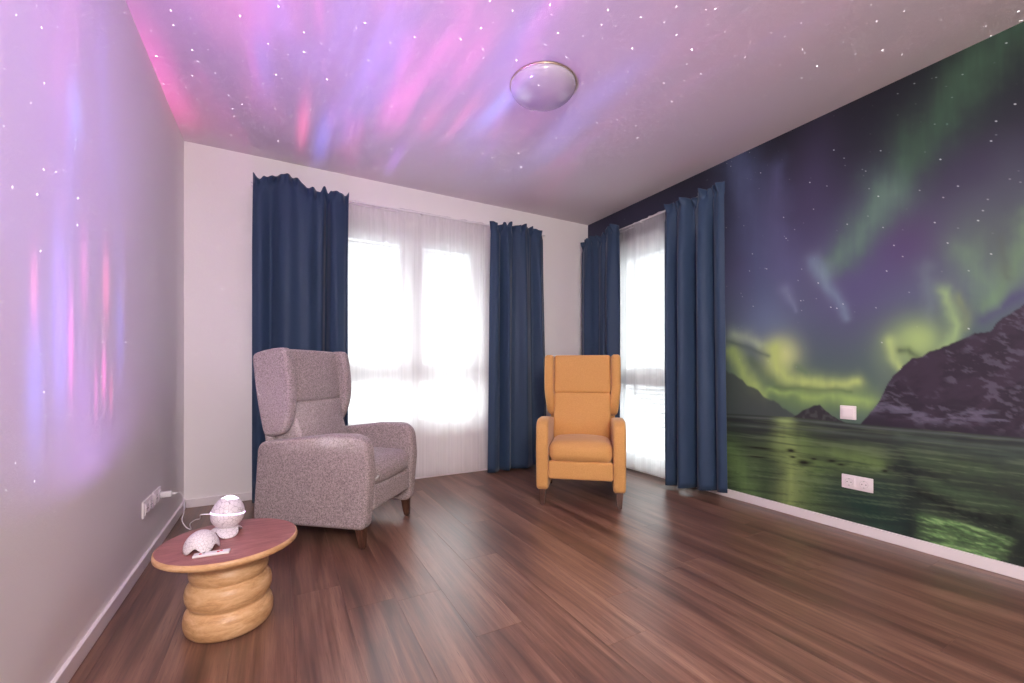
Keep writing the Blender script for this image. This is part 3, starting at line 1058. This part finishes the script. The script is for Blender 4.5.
# ------------------------------------------------------------------ armchairs
def armchair(label, fabric, loc, rz, group):
    root = empty('armchair', (*loc, 0), rz)
    tag(root, label, 'armchair', group)
    W_, T_ = .303, .084
    # side panels with the armrest in one upholstered slab
    prof = round_poly([(-.335, .105, .05), (.345, .105, .05), (.31, .545, .06), (-.12, .598, .35), (-.345, .602, .17), (-.362, .40, .3)], 8)
    for s in (-1, 1):
        x0, x1 = sorted((s * (W_ - T_), s * W_))
        obj('armrest', pillow_x(prof, x0, x1, .022, 6), fabric, root, smooth=True)
    # seat
    obj('seat_base', rbox(.43, .56, .12, .02, 3, center=(0, .01, .255)), fabric, root, smooth=True)
    obj('front_panel', rbox(.436, .05, .125, .016, 4, (0, .004, 0), (0, -.318, .252)), fabric, root, smooth=True)
    seat = rbox(.436, .54, .140, .055, 8, (0, .02, .020), (0, -.075, .374))
    for v in seat.verts:           # rolled front edge, dipping to the back
        v.co.z -= .05 * max(0, (v.co.y + .05) / .25) * (1 if v.co.y > -.05 else 0)
    obj('seat_cushion', seat, fabric, root, smooth=True)
    # leaning back, built about its foot and tilted
    tilt = math.radians(8)
    M = Matrix.Translation((0, .170, .385)) @ Matrix.Rotation(-tilt, 4, 'X')

    def leaned(name, bm):
        bmesh.ops.transform(bm, matrix=M, verts=bm.verts)
        return obj(name, bm, fabric, root, smooth=True)
    lower = rbox(.444, .15, .378, .022, 8, (0, .022, 0), (0, 0, .185))
    for v in lower.verts:
        if v.co.y < 0:              # fuller at the small of the back
            v.co.y -= .025 * math.exp(-((v.co.z - .10) / .10) ** 2)
    leaned('back_cushion', lower)
    leaned('head_cushion', rbox(.444, .155, .304, .020, 8, (0, .016, .004), (0, .0, .372 + .148)))
    leaned('back_panel', rbox(.52, .05, .62, .02, 5, center=(0, .085, .36)))
    wing = spline_loop([(.100, .225), (.104, .32), (.105, .46), (.104, .60), (.100, .645), (.075, .668), (.0, .676), (-.08, .673), (-.115, .66), (-.128, .62), (-.129, .53), (-.124, .44),
                        (-.110, .36), (-.085, .29), (-.050, .235), (-.010, .205), (.05, .198), (.085, .203)], 4)
    for s in (-1, 1):
        x0, x1 = sorted((s * .220, s * .290))
        bm = pillow_x(wing, x0, x1, .024, 6)
        for v in bm.verts:          # wings flare outwards to the front and taper below
            v.co.x += s * .06 * max(0, .02 - v.co.y)
            v.co.x -= s * .07 * max(0, .40 - v.co.z)
        leaned('wing', bm)
    # legs
    for sx in (-1, 1):
        for sy in (-1, 1):
            bm = bmesh.new()
            cx_, cy_ = sx * .262, sy * .27 - .02
            tp = [bm.verts.new((cx_ + a * .024, cy_ + b * .024, .12)) for a, b in ((-1, -1), (1, -1), (1, 1), (-1, 1))]
            bt = [bm.verts.new((cx_ + a * .015 + sx * 0, cy_ + b * .015 + sy * .012, .004)) for a, b in ((-1, -1), (1, -1), (1, 1), (-1, 1))]
            bm.faces.new(tp); bm.faces.new(list(reversed(bt)))
            for i in range(4): bm.faces.new((tp[i], bt[i], bt[(i + 1) % 4], tp[(i + 1) % 4]))
            bmesh.ops.bevel(bm, geom=list(bm.edges), offset=.003, segments=2, affect='EDGES')
            lg = obj('leg', bm, MAT['leg_wood'], root)
            obj('foot_glide', lathe([(0, 0), (.011, 0), (.012, .002), (.012, .006), (0, .006)], 16, False), MAT['rubber'], lg, loc=(cx_, cy_ + sy * .012, 0))
    return root


fA, fB = at_z(362, 549, 0), at_z(407, 515, 0)


def chair_pose(pa, pb):
    """pa, pb: the floor points of the two front legs, left to right in the photo"""
    m = (pa + pb) / 2; d = (pb - pa).normalized()
    face = Vector((d.y, -d.x, 0))
    c = m - face * .30
    return (c.x, c.y), math.atan2(face.y, face.x) + PI / 2


gl, ga = chair_pose(fA, fB)
grey = armchair('grey melange wingback armchair standing behind the small round table', MAT['grey_fabric'], gl, ga, 'wingback armchairs')
bm = bmesh.new()
add_tube(bm, [(-.198, -.30, .33), (-.192, -.335, .345), (-.190, -.352, .37)], .006, 8)
obj('recline_lever', bm, MAT['steel'], grey, smooth=True)['label'] = 'small steel recline lever'
yl, ya = chair_pose(at_z(543.5, 504.3, 0), at_z(618.5, 508.8, 0))
armchair('mustard yellow wingback armchair in the far right corner', MAT['yellow_fabric'], yl, ya, 'wingback armchairs')

# ------------------------------------------------------------------ side table
TX, TY, TZ = -.160, 1.888, .312
table = empty('side_table', (TX, TY, 0))
tag(table, 'small round wooden side table on a turned ringed pedestal', 'table')
R_ = .2245
obj('tabletop', lathe([(0, TZ - .024), (R_ - .006, TZ - .024), (R_ - .001, TZ - .020), (R_, TZ - .012), (R_ - .002, TZ - .004), (R_ - .006, TZ - .001)], 96, False), MAT['table_wood'], table, smooth=True)
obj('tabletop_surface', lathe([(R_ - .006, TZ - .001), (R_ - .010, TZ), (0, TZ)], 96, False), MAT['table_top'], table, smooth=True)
prof = []
for z, r in ((0, .122), (.004, .129), (.014, .136), (.030, .1405), (.050, .1415), (.070, .138), (.084, .129), (.091, .121), (.097, .122), (.108, .131), (.125, .1365), (.142, .1375), (.160, .134), (.174, .126), (.181, .117), (.186, .1165), (.192, .122),
             (.204, .1255), (.218, .1255), (.230, .121), (.236, .1165), (.250, .1165), (.270, .119), (.289, .123)):
    prof.append((r, z))
# finer profile by interpolation
pz = np.array([z for r, z in prof]); pr = np.array([r for r, z in prof])
fz = np.linspace(0, .289, 90)
obj('pedestal', lathe([(0, 0)] + [(float(np.interp(z, pz, pr)), float(z)) for z in fz] + [(0, .289)], 72, False), MAT['table_wood'], table, smooth=True)


# ------------------------------------------------------------------ things on the table
def mat_crackle(name, base, line, scale, width):
    m, nt, p = material(name, base, .35)
    co = nt.coord('Object')
    v = nt.N.new('ShaderNodeTexVoronoi'); v.feature = 'DISTANCE_TO_EDGE'; v.inputs['Scale'].default_value = scale
    nz = nt.noise(co, 40, 2, .5)
    nt.put(v.inputs['Vector'], nt.vmath('ADD', co, nt.vmath('SCALE', nz.outputs['Color'], scale=.012)))
    f = nt.mapr(v.outputs['Distance'], width * .4, width, 0, 1)
    nt.put(p.inputs['Base Color'], nt.mix(f, line, base))
    nt.put(p.inputs['Normal'], nt.bump(f, .4, .001))
    return m


MAT['egg'] = mat_crackle('crackled_eggshell', (.80, .76, .79, 1), (.36, .32, .36, 1), 70, .03)
MAT['shell'] = mat_crackle('speckled_eggshell', (.80, .76, .78, 1), (.40, .36, .38, 1), 110, .045)


def emit(name, col, s):
    m = bpy.data.materials.new(name); m.use_nodes = True
    N = m.node_tree.nodes
    p = N['Principled BSDF']
    p.inputs['Base Color'].default_value = col
    p.inputs['Emission Color'].default_value = col
    p.inputs['Emission Strength'].default_value = s
    return m


MAT['lens_glow'] = emit('projector_lens_glow', (.80, .62, 1.0, 1), 4.0)
MAT['ring_glow'] = emit('projector_ring_glow', (.86, .66, 1.0, 1), 1.6)

EG = at_z(225.5, 534, TZ)                    # foot of the projector on the tabletop
EX, EY = EG.x, EG.y
EGZ = TZ + .018
EH, ER = .124, .0555
egg = empty('egg_projector', (EX, EY, TZ))
tag(egg, 'white crackled egg-shaped light projector glowing on the round table', 'projector')


def egg_r(t):
    # t 0..1 from bottom to top
    a = t * PI
    return ER * math.sin(a) * (1 + .10 * math.cos(a))


LENS_T = .80
tilt = Matrix.Translation((0, 0, .020)) @ Matrix.Rotation(math.radians(7), 4, 'Y') @ Matrix.Rotation(math.radians(-5), 4, 'X')
zt = lambda t: EH * (1 - math.cos(t * PI)) / 2
bm = lathe([(0, 0)] + [(egg_r(t), zt(t)) for t in np.linspace(.04, LENS_T, 40)], 64, False)
bmesh.ops.transform(bm, matrix=tilt, verts=bm.verts)
obj('egg_body', bm, MAT['egg'], egg, smooth=True)
# broken upper rim: scalloped shell collar around the lens
bm = bmesh.new()
seg = 64
rngs = []
for q in range(4):
    ring = []
    for k in range(seg):
        an = 2 * PI * k / seg
        t = LENS_T + (.015 + .035 * (.5 + .5 * math.sin(5 * an + 1)) * (.6 + .4 * math.sin(2 * an))) * q / 3
        r = egg_r(t) + .0012
        ring.append(bm.verts.new((r * math.cos(an), r * math.sin(an), zt(t))))
    rngs.append(ring)
for A_, B_ in zip(rngs, rngs[1:]):
    for k in range(seg): bm.faces.new((A_[k], A_[(k + 1) % seg], B_[(k + 1) % seg], B_[k]))
bmesh.ops.transform(bm, matrix=tilt, verts=bm.verts)
col_ = obj('shell_collar', bm, MAT['egg'], egg, smooth=True)
md = col_.modifiers.new('thickness', 'SOLIDIFY'); md.thickness = .002
bm = lathe([(egg_r(LENS_T) - .001, zt(LENS_T))] + [(egg_r(t) - .0012, zt(t)) for t in np.linspace(LENS_T + .01, .97, 14)] + [(0, EH - .0008)], 48, False)
bmesh.ops.transform(bm, matrix=tilt, verts=bm.verts)
obj('lens_dome', bm, MAT['lens_glow'], egg, smooth=True)['label'] = 'glowing violet-white lens dome'
t0 = .50
bm = lathe([(egg_r(t0) - .001, zt(t0) - .0025), (egg_r(t0) + .0012, zt(t0) - .002), (egg_r(t0) + .0012, zt(t0) + .002), (egg_r(t0) - .001, zt(t0) + .0025)], 64, False)
bmesh.ops.transform(bm, matrix=tilt, verts=bm.verts)
obj('light_ring', bm, MAT['ring_glow'], egg, smooth=True)['label'] = 'glowing light ring around the egg'


def shell_piece(name, R, hgt, waves, mat, parent=None, thick=.003, amp=.35, seed=0):
    """half eggshell, open side down with a broken scalloped edge"""
    bm = bmesh.new()
    seg, nv = 72, 14
    rings = []
    for j in range(nv + 1):
        ring = []
        for k in range(seg):
            an = 2 * PI * k / seg
            low = amp * (.5 + .5 * math.sin(waves * an + seed)) ** 1.5
            el = PI / 2 - (PI / 2) * (j / nv) * (1 - low * .55)
            r = R * math.cos(el)
            if j == 0: r = R * .02
            ring.append(bm.verts.new((r * math.cos(an), r * math.sin(an), hgt * math.sin(el))))
        rings.append(ring)
    for A_, B_ in zip(rings, rings[1:]):
        for k in range(seg): bm.faces.new((A_[k], B_[k], B_[(k + 1) % seg], A_[(k + 1) % seg]))
    bm.faces.new(rings[0])
    o = obj(name, bm, mat, parent, smooth=True)
    md = o.modifiers.new('thickness', 'SOLIDIFY'); md.thickness = thick
    return o


st = shell_piece('stand', .060, .034, 3, MAT['egg'], egg, .003, .9, 2.2)

SH = at_z(201.5, 549.5, TZ)
sh = shell_piece('eggshell_cover', .054, .066, 5, MAT['shell'], None, .003, .35, .6)
sh.location = (SH.x, SH.y, TZ + .0015)
sh.rotation_euler = (0, 0, .5)
tag(sh, 'white speckled half eggshell lid lying open side down on the round table', 'eggshell')

RA, RB = at_z(193, 557.5, TZ), at_z(230, 552, TZ)
rd = (RB - RA)
remote = empty('remote_control', (*((RA + RB) / 2).xy, TZ), math.atan2(rd.y, rd.x))
tag(remote, 'thin white remote control with red buttons lying in front of the eggshell lid', 'remote control')
RLn = rd.length
obj('case', rbox(RLn, .030, .008, .003, 3, center=(0, 0, .0045)), MAT['pvc'], remote, smooth=True)
MAT['red'] = plain('red_button', (.65, .05, .08, 1), .4)
for i, bx_ in enumerate((-.30, -.22, .18, .26)):
    bm = lathe([(0, .0075), (.0042, .0075), (.0042, .0095), (.0036, .0101), (0, .0101)], 20, False)
    obj('button', bm, MAT['red'] if i != 1 else MAT['dark_hole'], remote, loc=(bx_ * RLn, .003 if i % 2 else -.003, 0))

# ------------------------------------------------------------------ sockets, switch, plug, cable


def socket_plate(name, label, origin, rz, gangs, cat='socket', switch=False):
    """plate in local axes: x along the wall, y out of the wall"""
    root = empty(name, origin, rz)
    w = .0805 + .071 * (gangs - 1)
    obj('plate', rbox(w, .009, .0805, .004, 2, center=(0, .0045, 0)), MAT['socket'], root, smooth=True)
    for g_ in range(gangs):
        gx = (g_ - (gangs - 1) / 2) * .071
        if switch:
            obj('rocker', rbox(.058, .008, .058, .003, 3, (0, .001, 0), (gx, .011, 0)), MAT['socket'], root, smooth=True)
            continue
        ins = obj('insert', rbox(.055, .004, .055, .0018, 2, center=(gx, .0105, 0)), MAT['socket'], root, smooth=True)
        bm = lathe([(.0205, .0125), (.0205, .0145), (.0188, .0145), (.0188, .0005), (0, .0005)], 32, False)
        bmesh.ops.rotate(bm, verts=bm.verts, cent=(0, 0, 0), matrix=Matrix.Rotation(-PI / 2, 3, 'X'))
        bmesh.ops.translate(bm, verts=bm.verts, vec=(gx, 0.0, 0))
        obj('well', bm, plain('socket_well', (.70, .64, .68, 1), .45), ins, smooth=False)
        for dx in (-.0095, .0095):
            bm = lathe([(0, .0128), (.0028, .0128), (.0028, .0148), (0, .0148)], 14, False)
            bmesh.ops.rotate(bm, verts=bm.verts, cent=(0, 0, 0), matrix=Matrix.Rotation(-PI / 2, 3, 'X'))
            bmesh.ops.translate(bm, verts=bm.verts, vec=(gx + dx, 0, 0))
            obj('pin_hole', bm, MAT['dark_hole'], ins)
        for dz_ in (-.0185, .0185):
            obj('earth_clip', box(gx - .0025, gx + .0025, .0120, .0160, dz_ - .003, dz_ + .003), MAT['steel'], ins)
    tag(root, label, cat)
    return root


WF = XR - .0015
c = at_x(848.5, 412.5, WF)
socket_plate('light_switch', 'square white light switch on the mural wall', c, PI / 2, 1, 'switch', True)
c = at_x(857.5, 483, WF)
socket_plate('wall_socket', 'white double wall socket low on the mural', c, PI / 2, 2)
s1 = at_x(146, 506, XL); s2 = at_x(157, 496, XL)
SZ = (s1.z + s2.z) / 2
s2y = s1.y + .18
socket_plate('wall_socket', 'empty white double wall socket on the left wall, nearer of the two', (XL, s1.y, SZ), -PI / 2, 2)
socket_plate('wall_socket', 'white double wall socket holding the charger plug on the left wall', (XL, s2y, SZ), -PI / 2, 2)

plug = empty('power_adapter', (XL + .0150, s2y + .0355, SZ), -PI / 2)
tag(plug, 'white charger plug sticking out of the left wall socket', 'plug')
obj('body', rbox(.030, .045, .030, .008, 3, center=(0, .0255, 0)), MAT['pvc'], plug, smooth=True)
bm = lathe([(0, 0), (.017, 0), (.017, .010), (.014, .014), (0, .014)], 28, False)
bmesh.ops.rotate(bm, verts=bm.verts, cent=(0, 0, 0), matrix=Matrix.Rotation(-PI / 2, 3, 'X'))
obj('plug_base', bm, MAT['pvc'], plug, smooth=True)
bm = lathe([(0, .046), (.006, .046), (.0045, .066), (0, .066)], 16, False)
bmesh.ops.rotate(bm, verts=bm.verts, cent=(0, 0, 0), matrix=Matrix.Rotation(-PI / 2, 3, 'X'))
obj('strain_relief', bm, MAT['pvc'], plug, smooth=True)

px0 = Vector((XL + .081, s2y + .0355, SZ))
eggL = Vector((EX, EY, TZ)) + tilt.to_3x3() @ Vector((-.050, .012, 0)) + Vector((0, 0, .075))
dirn = (eggL - Vector((EX, EY, eggL.z))).normalized()
pts = [px0, px0 + Vector((.02, 0, 0)), at_y(184, 501, 2.62), at_y(184, 512, 2.50), at_y(182, 520, 2.42), at_y(186, 527, 2.34), at_y(191, 529, 2.28), at_y(190, 524, 2.24), at_y(195, 520, 2.16),
       at_y(200, 518.5, 2.10), Vector((eggL.x - .03, eggL.y + .010, eggL.z)), eggL]
bm = bmesh.new()
add_tube(bm, smooth_path(pts, 8), .0022, 8)
tag(obj('power_cable', bm, MAT['pvc'], smooth=True), 'thin white power cable curling from the wall plug to the egg projector', 'cable')

# ------------------------------------------------------------------ ceiling lamp (unlit opal dome)
LP = at_z(543, 85, H)
lamp = empty('ceiling_lamp', (LP.x, LP.y, H))
tag(lamp, 'round flush glass dome lamp on the ceiling', 'ceiling lamp')
MAT['opal'] = plain('opal_glass', (.50, .47, .52, 1), .16, .6, var=.02)
MAT['brass'] = plain('satin_brass', (.55, .45, .32, 1), .35, metal=.8)
obj('mount', lathe([(0, 0), (.150, 0), (.150, -.014), (0, -.014)], 72, False), MAT['pvc'], lamp, smooth=False)
obj('rim', lathe([(.168, -.001), (.1815, -.001), (.183, -.005), (.1815, -.010), (.168, -.011)], 72, False), MAT['brass'], lamp, smooth=True)
pr_ = [(.178, -.008)] + [(.178 * math.cos(a), -.010 - .082 * math.sin(a)) for a in np.linspace(.05, PI / 2 - .02, 20)] + [(0, -.092)]
obj('glass_dome', lathe(pr_, 72, False), MAT['opal'], lamp, smooth=True)


# fill lamp in a glass globe, added out of view to light the room's front
def fill_globe(loc, r, watts, col, label):
    hl = empty('fill_globe_lamp', (loc[0], loc[1], H))
    tag(hl, label, 'added fill lamp')
    obj('canopy', lathe([(0, 0), (.055, 0), (.055, -.012), (.02, -.03), (0, -.03)], 40, False), MAT['pvc'], hl)
    bm = bmesh.new(); add_tube(bm, [(0, 0, -.028), (0, 0, loc[2] - H + r + .03)], .003, 8)
    obj('cord', bm, MAT['pvc'], hl)
    obj('holder', lathe([(0, .04), (.012, .04), (.028, .02), (.03, -.005), (0, -.005)], 32, False), MAT['steel'], hl, loc=(0, 0, loc[2] - H + r))
    obj('globe', lathe([(.026, r)] + [((r + .004) * math.sin(a), (r + .004) * math.cos(a)) for a in np.linspace(.2, PI - .02, 28)] + [(0, -r - .004)], 48, False), MAT['glass'], hl, smooth=True, loc=(0, 0, loc[2] - H))
    d = bpy.data.lights.new('fill_light', 'POINT')
    d.shadow_soft_size = r * .9; d.energy = watts; d.color = col
    o = bpy.data.objects.new('fill_light', d); COL.objects.link(o)
    o.parent = hl; o.location = (0, 0, loc[2] - H)


fill_globe((-.15, -1.25, 1.85), .22, 140, (1.0, .89, .86), 'added fill lamp in a glass globe hanging unseen behind the camera')

# ------------------------------------------------------------------ the projector's light: a slide of soft streaks and star points
L0 = Vector((EX, EY, TZ)) + tilt @ Vector((0, 0, EH + .004))
pd = bpy.data.lights.new('projector_light', 'POINT')
pd.shadow_soft_size = 0.0
pd.energy = 12.566 * PI * .55 * 24
pd.use_nodes = True
pl = bpy.data.objects.new('projector_light', pd)
COL.objects.link(pl)
pl.parent = egg
pl.location = L0 - Vector((EX, EY, TZ))
nt = NT(pd.node_tree)
em = nt.N['Emission']
N_ = nt.coord('Normal')
nx, ny, nz = nt.sep(N_)
hC, hW = H - L0.z, L0.x - XL
tc = nt.math('DIVIDE', hC, nt.math('MAXIMUM', nz, .03))
tw = nt.math('DIVIDE', hW, nt.math('MAXIMUM', nt.math('MULTIPLY', nx, -1.0), .01))
iswall = nt.math('LESS_THAN', tw, tc)
tt = nt.math('MINIMUM', tc, tw)
P = nt.vmath('ADD', nt.vmath('SCALE', N_, scale=tt), tuple(L0))
Px, Py, Pz = nt.sep(P)
cosn = nt.math('ADD', nt.math('MULTIPLY', iswall, nt.math('MULTIPLY', nx, -1.0)), nt.math('MULTIPLY', nt.math('SUBTRACT', 1.0, iswall), nz))
fac = nt.math('MINIMUM', nt.math('DIVIDE', nt.math('MULTIPLY', tt, tt), nt.math('MAXIMUM', cosn, .05)), 30.0)


def gauss(a, a0, sa, b, b0, sb):
    u = nt.math('DIVIDE', nt.math('SUBTRACT', a, a0), sa)
    v = nt.math('DIVIDE', nt.math('SUBTRACT', b, b0), sb)
    s = nt.math('ADD', nt.math('MULTIPLY', u, u), nt.math('MULTIPLY', v, v))
    return nt.math('EXPONENT', nt.math('MULTIPLY', s, -1.0))


def vsum(items):
    out = None
    for w, c in items:
        t = nt.vmath('SCALE', c, scale=w) if not isinstance(c, tuple) else nt.vmath('SCALE', nt.comb(*c), scale=w)
        out = t if out is None else nt.vmath('ADD', out, t)
    return out


PINK, BLUE, VIO, RED, CYAN = (1.0, .08, .50), (.14, .18, 1.0), (.44, .12, .90), (1.0, .10, .28), (.14, .38, 1.0)
# ceiling: ribbons running along the depth of the room, fading outwards
n1 = nt.noise(nt.comb(nt.math('MULTIPLY', Px, 3.2), nt.math('MULTIPLY', Py, .75), 0.3), 1.0, 3, .55, .5).outputs['Fac']
n2 = nt.noise(nt.comb(nt.math('MULTIPLY', Px, 2.3), nt.math('MULTIPLY', Py, .60), 7.7), 1.0, 3, .55, .5).outputs['Fac']
n3 = nt.noise(nt.comb(nt.math('MULTIPLY', Px, 1.7), nt.math('MULTIPLY', Py, .55), 3.1), 1.0, 2, .5, .3).outputs['Fac']
env = gauss(Px, .45, 1.30, Py, 1.9, 1.15)
items = [(nt.math('MULTIPLY', env, .62), VIO),
         (nt.math('MULTIPLY', env, nt.mapr(n1, .46, .74, 0, .75, True)), PINK),
         (nt.math('MULTIPLY', env, nt.mapr(n2, .48, .74, 0, .55, True)), BLUE),
         (nt.math('MULTIPLY', env, nt.mapr(n3, .52, .70, 0, .30, True)), RED)]
for (u, v, c, a, sx_, sy_) in ((158, 70, PINK, .55, .09, .45), (185, 112, RED, .25, .12, .25), (303, 125, RED, .60, .035, .30), (322, 140, BLUE, .50, .05, .35), (262, 60, BLUE, .25, .05, .35),
                               (395, 105, PINK, .45, .07, .30), (430, 120, RED, .25, .06, .20), (470, 60, PINK, .35, .06, .30), (502, 102, CYAN, .40, .05, .30), (462, 118, RED, .30, .035, .30),
                               (395, 160, VIO, .35, .04, .25), (520, 40, BLUE, .22, .08, .35), (600, 95, BLUE, .20, .10, .35)):
    q = at_z(u, v, H)
    items.append((nt.math('MULTIPLY', gauss(Px, q.x, sx_, Py, q.y, sy_), a * 1.15), c))
ceil_c = vsum(items)
fade = nt.math('MULTIPLY', nt.mapr(Py, 3.35, 4.0, 1, 0, True), nt.mapr(Px, 2.4, 3.1, 1, 0, True))
ceil_c = nt.vmath('SCALE', ceil_c, scale=fade)
# left wall: upright flames of colour
w1 = nt.noise(nt.comb(nt.math('MULTIPLY', Py, 6.0), nt.math('MULTIPLY', Pz, 1.2), 2.2), 1.0, 3, .55, .4).outputs['Fac']
w2 = nt.noise(nt.comb(nt.math('MULTIPLY', Py, 4.0), nt.math('MULTIPLY', Pz, .9), 5.2), 1.0, 3, .55, .4).outputs['Fac']
envw = gauss(Py, 1.60, .75, Pz, 1.85, .95)
witems = [(nt.math('MULTIPLY', envw, .40), (.34, .09, .90)),
          (nt.math('MULTIPLY', envw, nt.mapr(w1, .50, .72, 0, .12, True)), PINK),
          (nt.math('MULTIPLY', envw, nt.mapr(w2, .48, .70, 0, .20, True)), BLUE)]
for (u, v, c, a, sy_, sz_) in ((104, 375, PINK, .75, .022, .10), (96, 395, PINK, .45, .016, .12), (111, 395, RED, .45, .018, .08), (71, 345, PINK, .70, .018, .16), (106, 285, RED, .55, .035, .13), (34, 290, RED, .50, .02, .10),
                               (60, 330, BLUE, .65, .06, .28), (35, 390, BLUE, .55, .05, .25), (82, 400, VIO, .25, .08, .22), (120, 330, BLUE, .30, .05, .20), (84, 270, PINK, .35, .03, .14), (75, 110, CYAN, .35, .05, .10)):
    q = at_x(u, v, XL)
    witems.append((nt.math('MULTIPLY', gauss(Py, q.y, sy_, Pz, q.z, sz_), a), c))
wall_c = vsum(witems)
wall_c = nt.vmath('SCALE', wall_c, scale=nt.mapr(Pz, .48, .95, 0, 1, True))
mixn = nt.N.new('ShaderNodeMix'); mixn.data_type = 'VECTOR'
nt.put(mixn.inputs['Factor'], iswall); nt.put(mixn.inputs[4], ceil_c); nt.put(mixn.inputs[5], wall_c)
neb = mixn.outputs[1]
# star points
vo = nt.N.new('ShaderNodeTexVoronoi'); vo.inputs['Scale'].default_value = 8.5
vo.voronoi_dimensions = '2D'
iv = nt.math('SUBTRACT', 1.0, iswall)
nt.put(vo.inputs['Vector'], nt.comb(nt.math('ADD', nt.math('MULTIPLY', Px, iv), nt.math('MULTIPLY', nt.math('ADD', Pz, 50.0), iswall)), Py, 0.0))
vr = nt.sep(vo.outputs['Color'])
rad = nt.mapr(vr[0], .0, 1.0, .020, .036)
rad = nt.math('MULTIPLY', rad, nt.mapr(iswall, 0, 1, 1, .72))
star = nt.math('MULTIPLY', nt.math('LESS_THAN', vo.outputs['Distance'], rad), nt.mapr(nt.math('MULTIPLY', vr[1], vr[1]), 0, 1, 1.0, 6.0))
starv = nt.comb(star, star, star)
upm = nt.mapr(nz, .02, .22, 0, 1, True)
tot = nt.vmath('SCALE', nt.vmath('SCALE', nt.vmath('ADD', neb, starv), scale=fac), scale=upm)
spill = nt.vmath('SCALE', nt.comb(.50, .24, .95), scale=nt.mapr(nz, .10, .45, 0, .10, True))    # plain violet spill of the lens
tot = nt.vmath('ADD', tot, spill)
nt.put(em.inputs['Color'], tot)
em.inputs['Strength'].default_value = 1.0 / 24
